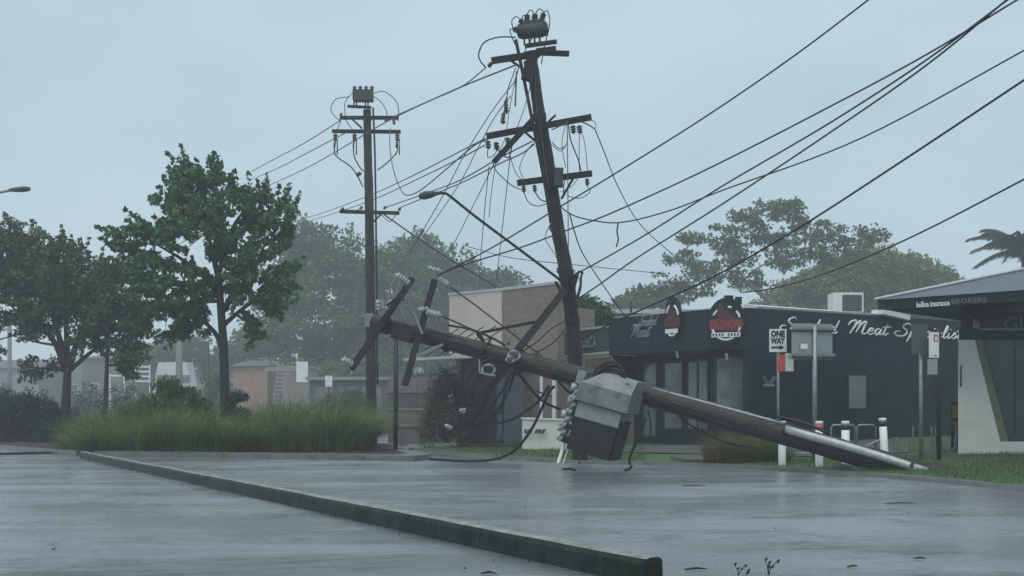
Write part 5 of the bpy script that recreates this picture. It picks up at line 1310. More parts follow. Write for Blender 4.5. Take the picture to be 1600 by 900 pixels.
def tree(name, label, base, fork, lobes, d, trunk_r, clumps, per, leaf, clump_r, leaf_mat, bark='bark', seed=1, cat='tree', group=None, limb_start=0.75, shell=0.55, wind=0.0, twig_r=0.018, trunk_bend=0.0, squash=0.8, visible_limbs=True, limb_k=0.42, aspect=0.5, limbs=(), sprig=0.0):
    """lobes: (px, py, rx, ry, depth offset, depth radius or None) in photograph pixels at distance d"""
    rg = np.random.default_rng(seed); rr = random.Random(seed)
    base = Vector(base); fork = Vector(fork)
    root = empty(name, base, label, cat, group)
    wood = MB()
    mid = base.lerp(fork, .5) + V(trunk_bend, 0, 0)
    tp = smooth_path([base - V(0, 0, .15), base + V(0, 0, .05), mid, fork], 6)
    n = len(tp); wood.tube(tp, [trunk_r * (1.35 if i == 0 else 1.0 - .42 * i / n) for i in range(n)], 12)
    areas = np.array([l[2] * l[3] for l in lobes], float); areas /= areas.sum()
    cen, rad = [], []
    nodes = [(tp[i], trunk_r * .55) for i in range(int((n - 1) * limb_start), n)]
    for lm in limbs:                                # hand-placed main limbs: (radius, pixel points, depth drift)
        P_ = smooth_path([pt(x, y_, d + lm[2] * i / (len(lm[1]) - 1)) for i, (x, y_) in enumerate(lm[1])], 5)
        R_ = [lm[0] * (1 - .6 * i / (len(P_) - 1)) for i in range(len(P_))]
        wood.tube(P_, R_, 8); nodes += list(zip(P_[2:], R_[2:]))
    order = sorted(range(len(lobes)), key=lambda i: (pt(lobes[i][0], lobes[i][1], d + lobes[i][4]) - fork).length)
    for li in order:
        l = lobes[li]
        c = pt(l[0], l[1], d + l[4]); k = (d + l[4]) / FOC
        rx, rz = l[2] * k, l[3] * k; ry = l[5] if len(l) > 5 and l[5] else rx * .85
        def cost(nd):
            dv = c - nd[0]; return dv.length * (1.0 + .9 * max(0.0, -dv.z / (dv.length + 1e-6))) + rr.uniform(0, .15) * dv.length
        f0, fr = min(nodes, key=cost)
        sag = (c - f0).length
        m1 = f0.lerp(c, .4) + V(rr.uniform(-.5, .5), rr.uniform(-.5, .5), rr.uniform(-.15, .35)) * sag * .22
        m2 = f0.lerp(c, .75) + V(rr.uniform(-.5, .5), rr.uniform(-.5, .5), rr.uniform(-.1, .3)) * sag * .16
        lp = smooth_path([f0, m1, m2, c], 4); r0 = min(fr * .8, trunk_r * limb_k * 1.2)
        rads = [max(twig_r * 1.6, r0 * (1 - .62 * i / (len(lp) - 1))) for i in range(len(lp))]
        if visible_limbs: wood.tube(lp, rads, 7)
        nodes += [(lp[i], rads[i]) for i in range(3, len(lp))]
        nc = max(3, int(round(clumps * areas[li])))
        for _ in range(nc):
            q = Vector(rg.normal(size=3)); q.normalize(); s = rr.uniform(shell, 1.0) if rr.random() < .8 else rr.uniform(.2, 1)
            p = c + V(q.x * rx * s, q.y * ry * s, q.z * rz * s)
            a = min(lp[4:], key=lambda w: (w - p).length + rr.uniform(0, .25) * rx)
            if visible_limbs:
                mm = a.lerp(p, .55) + V(rr.uniform(-.4, .4), rr.uniform(-.4, .4), rr.uniform(-.1, .4)) * (p - a).length * .35
                tw = smooth_path([a, mm, p], 2); wood.tube(tw, [twig_r * 1.6, twig_r * 1.3, twig_r, twig_r * .7, twig_r * .4], 4, False)
            cen.append(p[:]); rad.append((clump_r * rr.uniform(.6, 1.4), clump_r * rr.uniform(.6, 1.4), clump_r * squash * rr.uniform(.5, 1.2)))
    wood.build('trunk', M[bark], root, smooth=True)
    if sprig > 0:                                   # wind-tossed sprigs standing out of the crown
        sc, sr = [], []
        mid_c = np.mean(np.array(cen), axis=0)
        for c_ in cen:
            if rr.random() > .55: continue
            o_ = Vector(c_) - Vector(mid_c); o_.normalize(); dv = (o_ * .8 + V(-.45, rr.uniform(-.3, .3), .35 + rr.uniform(-.2, .3))).normalized()
            L_ = sprig * rr.uniform(.5, 1.3)
            for s_ in range(4):
                sc.append((Vector(c_) + dv * (clump_r * .6 + L_ * s_ / 3))[:]); sr.append((leaf * .7 * (1.25 - .25 * s_),) * 3)
        v0, q0 = leaf_cloud(rg, cen, rad, per, leaf, aspect, .25, wind)
        v1, q1 = leaf_cloud(rg, sc, sr, 7, leaf, aspect, .0, wind)
        v, q = np.concatenate([v0, v1]), np.concatenate([q0, q1 + len(v0)])
    else:
        v, q = leaf_cloud(rg, cen, rad, per, leaf, aspect, .25, wind)
    fast_quads('crown', v, q, M[leaf_mat], root)
    return root

def grass_mesh(name, rng, bases, length, width, lean, mat, parent=None, wind=(0.25, 0.0), origin=(0, 0, 0)):
    """arching blades of three quads each; bases (n,3), length (n,), lean (n,2)"""
    n = len(bases); d = np.asarray(lean)
    seg = 3; v = np.empty((n, seg + 1, 2, 3))
    dirx = d / (np.linalg.norm(d, axis=1)[:, None] + 1e-6)
    side = np.stack([-dirx[:, 1], dirx[:, 0], np.zeros(n)], 1)
    ang = rng.random(n) * 2 * np.pi; side = side * .4 + np.stack([np.cos(ang), np.sin(ang), np.zeros(n)], 1) * .6
    for i in range(seg + 1):
        t = i / seg
        h = length * (t - .38 * t * t * np.minimum(1.2, np.linalg.norm(d, axis=1)))
        p = bases + np.stack([d[:, 0] * length * t * t * .9 + wind[0] * length * t * t, d[:, 1] * length * t * t * .9 + wind[1] * length * t * t, h], 1)
        w = width * (1 - .85 * t * t)
        v[:, i, 0] = p - side * w[:, None] * .5; v[:, i, 1] = p + side * w[:, None] * .5
    idx = np.arange(n)[:, None] * (2 * (seg + 1)); q = []
    for i in range(seg):
        q.append(np.concatenate([idx + 2 * i, idx + 2 * i + 1, idx + 2 * i + 3, idx + 2 * i + 2], 1))
    q = np.stack(q, 1).reshape(-1, 4)
    return fast_quads(name, v.reshape(-1, 3), q, M[mat], parent, origin)

# ---- long grass on the island
rng = np.random.default_rng(11)
def isl_point():
    while True:
        px = rng.uniform(112, 612); d = rng.uniform(36.5, 46.0)
        x = (px - 800) * d / FOC
        front = 36.7 - (x + 12.4) * 0.39                      # back of the front kerb margin
        if d < front + .55: continue
        if x > -4.35 - (d - 36) * .15: continue
        if x < -15.2 and d < 40.5 + (-15.2 - x) * 1.3: continue
        return x, d, px
bs, ln, le, wd = [], [], [], []
for k in range(900):
    x, y_, px = isl_point()
    hgt = rng.uniform(.8, 1.35) * (1 + .28 * math.sin(x * 1.3 + y_ * .9)) * (1.22 if 400 < px < 590 else 1.0)
    if px < 150: hgt *= .85
    nb = 60
    a = rng.random(nb) * 2 * np.pi; r = rng.random(nb) ** .5 * .34
    bs.append(np.stack([x + np.cos(a) * r, y_ + np.sin(a) * r, np.full(nb, .10)], 1))
    ln.append(hgt * rng.uniform(.6, 1.3, nb)); sp = rng.uniform(.3, 1.7, nb)
    le.append(np.stack([np.cos(a) * sp, np.sin(a) * sp], 1)); wd.append(rng.uniform(.020, .048, nb))
g_ = grass_mesh('island_grass', rng, np.concatenate(bs), np.concatenate(ln), np.concatenate(wd), np.concatenate(le), 'grass_blade', origin=(-9, 41, .1))
tag(g_, 'long green wind blown grass covering the traffic island', 'grass', kind='stuff')
nb = 3400; xs_, ys_ = [], []
while len(xs_) < nb:
    x, y_, px = isl_point(); xs_.append(x); ys_.append(y_)
a = rng.random(nb) * 2 * np.pi; sp = rng.uniform(.2, 1.4, nb)
tag(grass_mesh('dry_grass', rng, np.stack([np.array(xs_), np.array(ys_), np.full(nb, .1)], 1), rng.uniform(.6, 1.25, nb), rng.uniform(.010, .026, nb), np.stack([np.cos(a) * sp, np.sin(a) * sp], 1), 'grass_dry', origin=(-9, 41, .1)), 'dead straw blades scattered through the island grass', 'grass', kind='stuff')
# dry tufts low at the front
for lab, pxc, dd_ in (('dry straw coloured tuft in front of the island grass, left one', 284, 38.6), ('dry straw coloured tuft in front of the island grass, right one', 328, 38.2)):
    nb = 420; cx = (pxc - 800) * dd_ / FOC
    a = rng.random(nb) * 2 * np.pi; r = rng.random(nb) ** .5 * np.array(.55)
    b3 = np.stack([cx + np.cos(a) * r * 1.3, dd_ - .5 + np.sin(a) * r * .5, np.full(nb, .12)], 1); sp = rng.uniform(.6, 1.5, nb)
    tag(grass_mesh('dry_tuft', rng, b3, rng.uniform(.25, .5, nb), rng.uniform(.010, .02, nb), np.stack([np.cos(a) * sp, np.sin(a) * sp], 1), 'grass_dry', origin=(cx, dd_ - .5, .12)), lab, 'grass tuft')
# rounded mounds of finer shrubs behind the grass
def mound(label, px, py, rx, ry, d, mat, n_c=90, per=110, leaf=.13, seed=5, cr=.3, name='shrub', z0=.1, cat='shrub'):
    rg = np.random.default_rng(seed); c = pt(px, py, d); k = d / FOC; RX, RZ = rx * k, ry * k
    root = empty(name, V(c.x, d, z0), label, cat)
    cen, rad = [], []
    st = MB(); rr = random.Random(seed)
    for i in range(n_c):
        a = rg.random() * 2 * np.pi; e = math.asin(rg.random()); s = rg.uniform(.6, 1.0)
        p = (c.x + math.cos(a) * math.cos(e) * RX * s, d + math.sin(a) * math.cos(e) * RX * .75 * s, z0 + .1 + math.sin(e) * (c.z + RZ - z0 - .1) * s)
        cen.append(p); rad.append((cr * rg.uniform(.7, 1.4),) * 3)
        if i % 3 == 0: st.tube([V(c.x + rr.uniform(-.1, .1) * RX, d, z0 - .05), V(c.x, d, z0).lerp(Vector(p), .5) + V(0, 0, .05), Vector(p)], [.02, .014, .006], 4, False)
    st.build('stem', M['bark'], root)
    v, q = leaf_cloud(rg, cen, rad, per, leaf, .35, -.2, .2); fast_quads('foliage', v, q, M[mat], root)
    return root
mound('dark green rounded shrub rising above the island grass', 268, 636, 84, 36, 42.0, 'grass_mound', 150, 150, .2, 5, .32)
mound('darker low shrub within the island grass, right of its middle', 372, 662, 34, 18, 39.4, 'leaf_hedge', 40, 80, .12, 6, .22)
mound('dark leafy clump wrapped round the base of the island tree', 372, 612, 17, 20, 42.6, 'leaf_hedge', 34, 70, .14, 8, .2)
mound('dark hedge at the left edge beside the wet road', 25, 655, 78, 44, 52.0, 'leaf_hedge', 170, 130, .16, 9, .36, 'hedge', 0, 'hedge')
mound('dark hedge end running behind the island grass at left', 90, 660, 40, 26, 50.0, 'leaf_hedge', 80, 110, .15, 10, .3, 'hedge', 0, 'hedge')
mound('thin scrubby bush behind the slender trunk at left', 160, 622, 90, 26, 56.0, 'leaf_hedge', 80, 22, .14, 12, .3, 'scrub', 0, 'shrub')
mound('grey green shrub beyond the side street, left of the pink building', 700, 614, 42, 38, 43.2, 'leaf_shrub', 130, 110, .12, 13, .30, 'shrub', .30)

mound('hazy shrub in front of the far houses at the left edge', 10, 628, 50, 26, 92.0, 'leaf_shrub', 70, 60, .3, 51, .6, 'shrub', 0)
mound('hazy shrub between the left trunk and the slender trunk', 135, 622, 34, 26, 96.0, 'leaf_shrub', 60, 55, .3, 52, .6, 'shrub', 0)
mound('hazy shrub behind the dark rounded shrub on the island', 215, 622, 44, 22, 88.0, 'leaf_shrub', 60, 55, .28, 53, .6, 'shrub', 0)
mound('hazy shrub left of the orange house', 335, 600, 30, 34, 98.0, 'leaf_far', 70, 60, .3, 54, .65, 'shrub', 0)
mound('hazy dark shrub in front of the garage row', 545, 630, 50, 24, 76.0, 'leaf_far_dark', 70, 60, .26, 55, .5, 'shrub', 0)
# ornamental grass clump on the verge
c = on_verge(1150, 28.9)
og = empty('ornamental_grass', c, 'brown and green ornamental grass clump on the verge beneath the fallen pole', 'grass clump')
for mat_, n_, off_, L_ in (('grass_blade', 1300, .25, .8), ('grass_dry', 1100, -.15, .75), ('grass_mound', 900, .7, .55)):
    a = rng.random(n_) * 2 * np.pi; r = rng.random(n_) ** .5 * .55; sp = rng.uniform(.2, 1.2, n_)
    b3 = np.stack([c.x + off_ * .9 + np.cos(a) * r * 1.2, c.y + np.sin(a) * r * .7, np.full(n_, c.z - .02)], 1)
    grass_mesh('blades', rng, b3, L_ * rng.uniform(.6, 1.3, n_), rng.uniform(.008, .018, n_), np.stack([np.cos(a) * sp, np.sin(a) * sp], 1), mat_, og)
mound('small grey green bush between the ornamental grass and the first bollard', 1192, 700, 24, 20, 29.2, 'leaf_shrub', 30, 90, .08, 14, .16, 'shrub', .12)

# lawn blades on the verge
bb = []
while len(bb) < 17000:
    px = rng.uniform(640, 1640); u = rng.random(); d = rng.uniform(20, 40)
    x = (px - 800) * d / FOC
    if not (px > 1455 and 20 < d < 29.3 or (px < 1010 and 30 < d) or (1180 < px < 1455 and 23 < d < 29.3)): continue
    dist = verge_dist(x, d)
    right_side = True
    if px < 1010:
        ky = np.interp(x, [-3.45, -2.05, -.36, 1.6, 3.1, 4.56], [43.8, 39, 34.5, 30.8, 29.8, 28.9])
        if d < ky + .15 or dist < .12: continue
    else:
        kx = np.interp(d, [14, 19.3, 22.4, 24.3, 26.5, 28.9], [8.6, 8.13, 7.65, 7.0, 5.9, 4.56])
        if x < kx + .12: continue
    bb.append((x, d, verge_z(x, d) - .005))
bb = np.array(bb); n = len(bb); a = rng.random(n) * 2 * np.pi; sp = rng.uniform(.1, .8, n)
tag(grass_mesh('lawn_grass', rng, bb, rng.uniform(.05, .13, n), rng.uniform(.008, .016, n), np.stack([np.cos(a) * sp, np.sin(a) * sp], 1), 'lawn_blade', origin=(5, 28, .1)), 'short green lawn on the verge in front of the shops', 'grass', kind='stuff')

# weeds in the gap of the foreground kerb
for lab, px, hs in (('tallest weed sprouting from the kerb end at the bottom edge', 1201, .13), ('single thin weed stalk at the bottom edge, left of the tallest weed', 1154, .07), ('tiny weed sprout between the two larger weeds at the bottom edge', 1166, .03)):
    base = pt(px, 897.5, 7.62); base.z = .2; m_ = MB(); rr = random.Random(px)
    for k in range(4 if hs > .1 else 2):
        a = rr.uniform(-.5, .7); h = hs * rr.uniform(.6, 1.05)
        m_.tube([base, base + V(a * h * .3, 0, h * .6), base + V(a * h * .9, 0, h)], [.003, .0028, .0015], 4)
        tip = base + V(a * h * .9, 0, h)
        m_.add([tip, tip + V(.008, 0, -.012), tip + V(.022, .003, .012), tip + V(.006, 0, .012)], [(0, 1, 2, 3)])
        q_ = base + V(a * h * .3, 0, h * .6); m_.add([q_, q_ + V(.012, 0, -.004), q_ + V(.022, .004, .014), q_ + V(.005, 0, .01)], [(0, 1, 2, 3)])
    tag(m_.build('weed', M['leaf_hedge'], None), lab, 'weed')
# twigs and leaves blown on to the wet road
rr = random.Random(5)
for k, (px, py, L_) in enumerate(((1088, 892, .09), (1333, 888, .05), (1408, 788, .22), (1438, 875, .05), (1085, 760, .2), (764, 898, .06))):
    d = EYE * FOC / (py - HORIZON); p = V((px - 800) * d / FOC, d, .012); m_ = MB()
    m_.tube([p - V(L_, rr.uniform(-.02, .02), 0), p + V(0, .02, .008), p + V(L_, rr.uniform(-.05, .05), 0)], [.006, .009, .004], 5)
    tag(m_.build('twig', M['bark'], None), ['small twig on the wet road beside the kerb end', 'tiny twig on the road near the bottom edge, right of the weeds', 'longer twig on the road below the fallen pole base', 'tiny twig on the road furthest right near the bottom edge', 'long twig on the road below the ornamental grass', 'tiny leaf scrap on the near car park at the bottom edge'][k], 'twig')

lit = []
while len(lit) < 130:
    y_ = rng.uniform(9, 36); t_ = rng.random()
    if t_ < .5: q = div_pt(y_, rng.choice([-1, 1]) * (.13 + abs(rng.normal()) * .22)); lit.append((q.x, q.y, .012))
    else:
        x_ = rng.uniform(-8, 8); y2_ = rng.uniform(9, 30); lit.append((x_, y2_, .012))
lit = np.array(lit); v_, q_ = leaf_cloud(rng, lit, np.full((len(lit), 3), .03) * np.array((1, 1, .1)), 1, .04, .5, 0.0, 0.0)
v_[:, 2] = np.clip(v_[:, 2], .006, .03)
tag(fast_quads('leaf_litter', v_, q_, M['leaf_hedge'], None, (0, 20, 0)), 'scattered torn leaves on the wet road', 'leaves', kind='stuff')

# ---- trees
T1 = 43.0
tree('island_tree', 'dark green windswept tree growing from the grassy island', pt(352, 652, T1), pt(341, 430, T1),
     [(335, 440, 26, 26, 0), (365, 430, 26, 26, -.3), (310, 470, 22, 18, .4), (300, 300, 48, 48, 0), (340, 285, 40, 34, .6), (265, 345, 50, 45, -.5), (225, 380, 42, 35, .4), (320, 360, 60, 50, -.8), (390, 320, 38, 40, .3), (420, 330, 36, 34, -.3), (430, 370, 34, 42, .5),
      (375, 390, 55, 42, 0), (240, 430, 50, 40, .2), (290, 440, 55, 45, -.8), (270, 485, 60, 40, .5), (395, 455, 42, 36, -.5), (430, 440, 34, 40, .3), (440, 470, 28, 26, 0), (195, 375, 22, 20, 0), (300, 510, 40, 24, .6), (220, 500, 26, 22, 0), (400, 510, 26, 22, .3), (290, 262, 16, 16, 0)],
     T1, .21, 370, 42, .21, .26, 'leaf_deep', seed=21, sprig=.55, limb_start=.85, shell=.5, wind=-.35, trunk_bend=.06, limb_k=.30, aspect=.62,
     limbs=((.10, [(347, 545), (336, 520), (314, 500), (290, 492)], .8), (.12, [(345, 490), (372, 452), (398, 420), (412, 385)], -.5), (.10, [(342, 460), (316, 430), (284, 405), (250, 385)], .4), (.09, [(347, 510), (385, 478), (425, 455)], .6), (.11, [(341, 432), (325, 370), (306, 310)], -.3), (.10, [(341, 430), (362, 360), (384, 325)], .5), (.07, [(343, 470), (322, 470), (280, 455), (240, 440)], -.6)))
T2 = 50.0
tree('left_tree', 'broad olive tree with forked trunk at the left', pt(101, 668, T2), pt(106, 572, T2),
     [(70, 520, 30, 20, .3), (125, 530, 26, 18, -.3), (30, 390, 60, 42, 0), (75, 410, 55, 40, .8), (110, 430, 60, 42, -.6), (40, 440, 65, 42, .5), (0, 430, 55, 50, 0), (95, 470, 70, 36, .2), (150, 470, 55, 40, -.3), (30, 500, 55, 30, .6), (-30, 470, 50, 45, 0), (150, 520, 40, 28, 0), (195, 500, 30, 30, .4), (60, 575, 26, 18, 0), (-20, 540, 30, 18, 0), (25, 365, 36, 22, 0)],
     T2, .25, 380, 48, .22, .40, 'leaf_left', seed=22, sprig=.5, limb_start=.9, shell=.45, wind=-.2, limb_k=.35,
     limbs=((.15, [(102, 580), (88, 540), (62, 505), (28, 470)], .6), (.15, [(103, 575), (92, 525), (76, 470), (66, 420)], -.4), (.14, [(105, 575), (104, 520), (100, 460), (96, 415)], .8), (.15, [(107, 575), (122, 530), (138, 485), (148, 440)], -.6), (.10, [(108, 580), (140, 552), (168, 535), (190, 520)], .3), (.06, [(92, 540), (60, 535), (20, 525)], 0)))
tree('slender_tree', 'slender dark trunked tree between the two larger trees at left', pt(163, 672, 49.0), pt(171, 470, 49.0),
     [(185, 470, 42, 36, 0), (200, 540, 26, 42, .3), (205, 570, 15, 22, 0), (170, 430, 36, 28, .4), (150, 500, 22, 18, 0)], 49.0, .11, 130, 55, .2, .38, 'leaf_left', seed=23, limb_start=.6, limb_k=.4)
# hazy trees far behind the island
tree('distant_tree', 'large hazy spreading tree behind the upright pole, left half', pt(500, 668, 130), pt(505, 560, 130),
     [(520, 400, 70, 40, 0), (470, 420, 60, 50, 2), (440, 470, 60, 60, -1), (560, 430, 70, 50, -2), (610, 420, 60, 45, 1), (520, 490, 90, 60, -3), (600, 500, 80, 60, 0), (450, 540, 70, 40, 0), (640, 470, 50, 60, -2), (560, 550, 80, 40, 0), (480, 370, 40, 24, 0), (470, 590, 60, 30, -6), (550, 590, 60, 34, -8), (620, 580, 50, 40, -6)],
     130, .75, 620, 62, .55, 1.35, 'leaf_far', seed=31, shell=.4, limb_k=.5, twig_r=.05, limb_start=.6)
tree('distant_tree', 'large hazy spreading tree behind the pink building', pt(720, 668, 140), pt(715, 560, 140),
     [(690, 420, 60, 36, 0), (650, 400, 45, 34, 0), (740, 450, 60, 40, 2), (790, 455, 50, 30, 0), (700, 490, 80, 60, -2), (640, 520, 60, 50, 0), (760, 520, 60, 50, 0), (650, 585, 50, 34, -10), (700, 570, 40, 40, -10)],
     140, .75, 460, 58, .6, 1.55, 'leaf_far_dark', seed=32, shell=.4, limb_k=.5, twig_r=.05, limb_start=.6)
tree('distant_tree', 'hazy pale tree behind the orange brick house at left', pt(290, 640, 150), pt(288, 590, 150),
     [(285, 545, 50, 24, 0), (340, 560, 40, 30, 1), (240, 560, 36, 24, 0), (390, 540, 45, 36, 0)], 150, .6, 150, 48, .62, 1.4, 'leaf_far', seed=33, shell=.4, twig_r=.05)
# tall open crowned tree behind the shops
tree('gum_tree', 'tall open crowned tree with pale limbs behind the black shop', pt(1208, 690, 105), pt(1208, 475, 105),
     [(1210, 325, 40, 20, 0), (1170, 345, 36, 20, 1), (1240, 330, 26, 22, -1), (1130, 368, 34, 16, 0), (1085, 372, 26, 14, 0), (1200, 370, 40, 20, 2), (1260, 365, 30, 22, -1), (1140, 400, 40, 22, 1), (1300, 365, 30, 22, 0), (1345, 372, 32, 16, 1), (1375, 366, 18, 12, 0), (1230, 400, 40, 24, 0), (1065, 405, 26, 16, 0), (1100, 425, 40, 20, -1), (1160, 435, 40, 20, 0), (1045, 440, 26, 16, 0), (1280, 400, 34, 18, 0), (1330, 395, 26, 12, 0), (1015, 455, 26, 12, 0), (1080, 455, 34, 14, 0)],
     105, .65, 290, 32, .40, .72, 'leaf_far', 'bark_pale', seed=41, limb_start=.3, shell=.5, limb_k=.42, twig_r=.035, squash=.7)
tree('dome_tree', 'smooth domed yellow green tree right of the tall open tree', pt(1370, 690, 120), pt(1370, 520, 120),
     [(1370, 450, 130, 56, 0, 4), (1290, 470, 90, 46, -1, 4), (1440, 470, 80, 44, 0, 4), (1370, 430, 70, 40, -2, 3), (1230, 488, 60, 26, 0, 3), (1490, 478, 40, 30, 0, 3), (1525, 488, 40, 24, 0, 3), (1330, 440, 60, 38, -2, 3)],
     120, .7, 760, 64, .46, 1.0, 'leaf_dome', seed=42, shell=.75, limb_k=.4, twig_r=.03)
tree('roof_tree', 'dark dense tree crown just right of the leaning pole above the low shop', pt(925, 690, 52), pt(922, 560, 52),
     [(905, 490, 30, 26, 0), (930, 494, 28, 18, 0), (885, 500, 24, 30, 0), (950, 502, 18, 10, 0)], 52, .2, 110, 70, .2, .42, 'leaf_far_dark', seed=43, shell=.5)
tree('low_tree', 'low hazy trees between the leaning pole and the tall open tree', pt(1005, 600, 125), pt(1005, 560, 125),
     [(1005, 470, 40, 12, 0), (985, 476, 24, 10, 0), (1040, 468, 30, 14, 0)], 125, .4, 80, 52, .5, 1.0, 'leaf_far', seed=44)

# palm at the right edge
pc = pt(1600, 392, 88)
palm = empty('palm_tree', V(pc.x, pc.y, 0), 'hazy palm crown above the blue roof at the right edge', 'palm tree')
m_ = MB(); m_.tube([V(pc.x, pc.y, 0), V(pc.x + .1, pc.y, pc.z * .6), V(pc.x, pc.y, pc.z)], [.28, .22, .2], 10); m_.build('trunk', M['bark'], palm, smooth=True)
rr = random.Random(77); rg = np.random.default_rng(77)
for k in range(34):
    a = 2 * math.pi * k / 34 + rr.uniform(-.15, .15); el = rr.uniform(-.1, 1.25); L_ = rr.uniform(3.4, 5.0)
    dirv = V(math.cos(a) * math.cos(el), math.sin(a) * math.cos(el), math.sin(el)); m_ = MB()
    spine = [pc + dirv * (L_ * t) + V(-.35 * t * t, 0, -1.25 * L_ * .4 * t * t) for t in [i / 9 for i in range(10)]]
    m_.tube(spine, [.05 - .004 * i for i in range(10)], 4)
    sd = dirv.cross(V(0, 0, 1)); sd.normalize()
    for i in range(1, 10):
        for s in (-1, 1):
            for j in range(4):
                p = spine[i - 1].lerp(spine[i], j / 4 + .1); Ll = 1.05 * (1 - .06 * i)
                e_ = p + sd * s * Ll * .55 + dirv * Ll * .35 + V(-.12, 0, -Ll * (.55 + rr.uniform(0, .3)))
                m_.add([p - dirv * .08, p + dirv * .12, e_], [(0, 1, 2)])
    m_.build('frond', M['palm_leaf'], palm)

# ------------------------------------------------------------------ hazy town on the far left and side street
def simple_house(name, label, cat, px0, px1, ptop, d, depth, wall_mat, roof_mat, roof_h=.5, zb=0.0, windows=()):
    a, b = pt(px0, ptop, d), pt(px1, ptop, d)
    root = empty(name, V((a.x + b.x) / 2, d, zb), label, cat)
    m_ = MB(); m_.abox(a.x, b.x, d, d + depth, zb - .1, a.z); m_.build('wall', M[wall_mat], root)
    m_ = MB(); r0 = a.z + .003; x0, x1, y0, y1 = a.x - .25, b.x + .25, d - .35, d + depth + .3; ym = (y0 + y1) / 2
    if roof_h > .3:
        m_.add([(x0, y0, r0), (x1, y0, r0), (x1, y1, r0), (x0, y1, r0), (x0 + .8, ym, r0 + roof_h), (x1 - .8, ym, r0 + roof_h)], [(0, 1, 5, 4), (1, 2, 5), (2, 3, 4, 5), (3, 0, 4), (3, 2, 1, 0)])
    else: m_.abox(x0, x1, y0, y1, r0, r0 + roof_h)
    m_.build('roof', M[roof_mat], root)
    for (w0, w1, t, bt, mt) in windows:
        p, q = pt(w0, bt, d), pt(w1, t, d); m_ = MB(); m_.abox(p.x, q.x, d - .05, d - .004, p.z, q.z); w = m_.build('window', M['white_trim'], root)
        m_ = MB(); m_.abox(p.x + .07, q.x - .07, d - .065, d - .052, p.z + .07, q.z - .07); m_.build('pane', M[mt], w)
    return root
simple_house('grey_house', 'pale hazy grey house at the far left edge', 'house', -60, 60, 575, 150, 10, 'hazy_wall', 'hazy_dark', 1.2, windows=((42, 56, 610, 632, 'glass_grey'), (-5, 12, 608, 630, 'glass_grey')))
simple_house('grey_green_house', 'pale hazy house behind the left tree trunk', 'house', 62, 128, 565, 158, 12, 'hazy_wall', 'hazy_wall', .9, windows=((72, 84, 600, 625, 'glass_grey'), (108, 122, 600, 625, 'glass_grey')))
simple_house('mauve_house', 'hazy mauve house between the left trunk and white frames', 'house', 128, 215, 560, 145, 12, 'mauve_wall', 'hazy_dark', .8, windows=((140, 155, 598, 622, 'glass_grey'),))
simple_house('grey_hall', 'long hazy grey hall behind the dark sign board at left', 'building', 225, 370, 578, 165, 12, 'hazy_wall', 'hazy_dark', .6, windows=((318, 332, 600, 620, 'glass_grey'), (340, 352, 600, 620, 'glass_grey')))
ph = simple_house('orange_house', 'low orange brick house just right of the island tree trunk', 'house', 364, 418, 572, 112, 8, 'terracotta', 'hazy_dark', .7)
sh = simple_house('carport', 'tan carport with sloping ladder beside the orange house', 'carport', 440, 480, 575, 108, 6, 'tan_wall', 'tan_wall', .2)
m_ = MB(); m_.bar(pt(415, 577, 107.0), pt(482, 577, 107.0), .2, .35); m_.build('beam', M['tan_wall'], sh)
m_ = MB(); m_.bar(pt(416, 577, 107.0), pt(416, 652, 107.0), .25, .25, (0, 1, 0)); m_.build('post', M['tan_wall'], sh)
ld = empty('ladder', pt(432, 630, 106.2), 'pale sloping ladder leaning in the tan carport', 'ladder')
for o_ in (0, 18):
    m_ = MB(); m_.bar(pt(426 + o_, 632, 106.2), pt(434 + o_, 580, 106.6), .06, .1); m_.build('rail', M['hazy_wall'], ld)
for k in range(8):
    t = k / 8 + .05; m_ = MB(); m_.bar(pt(426 + 8 * t, 632 - 52 * t, 106.1), pt(444 + 8 * t, 632 - 52 * t, 106.1), .05, .14); m_.build('rung', M['hazy_wall'], ld)
wb = empty('white_notice', pt(471, 640, 98), 'white notice board on two legs beside the ladder', 'notice board')
plate('board', 463, 565, 481, 597, 98, 'white_paint', wb, .05)
for x in (466, 478):
    m_ = MB(); m_.tube([pt(x, 597, 98.1), V(pt(x, 597, 98.1).x, 98.1, 0)], .05, 6); m_.build('leg', M['hazy_wall'], wb)
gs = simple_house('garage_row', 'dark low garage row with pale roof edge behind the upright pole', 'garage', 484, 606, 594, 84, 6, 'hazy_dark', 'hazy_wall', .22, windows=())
for x in (492, 528, 566):
    m_ = MB(); p, q = pt(x, 655, 84), pt(x + 30, 604, 84); m_.abox(p.x, q.x, 83.90, 83.996, .1, q.z); gd = m_.build('garage_door', M['mauve_wall'], gs)
    for k in range(4):
        m_ = MB(); z = .3 + k * (q.z - .4) / 4; m_.abox(p.x + .03, q.x - .03, 83.86, 83.898, z, z + .05); m_.build('door_rib', M['hazy_dark'], gd)
pl5 = empty('small_white_sign', V(pt(513, 600, 79).x, 79, 0), 'small white sign in front of the garage row', 'street sign')
plate('sign_plate', 508, 587, 519, 604, 79, 'white_paint', pl5, .03); m_ = MB(); m_.tube([pt(513.5, 604, 79.05), V(pt(513.5, 604, 79.05).x, 79.05, 0)], .03, 6); m_.build('post', M['steel_dark'], pl5)

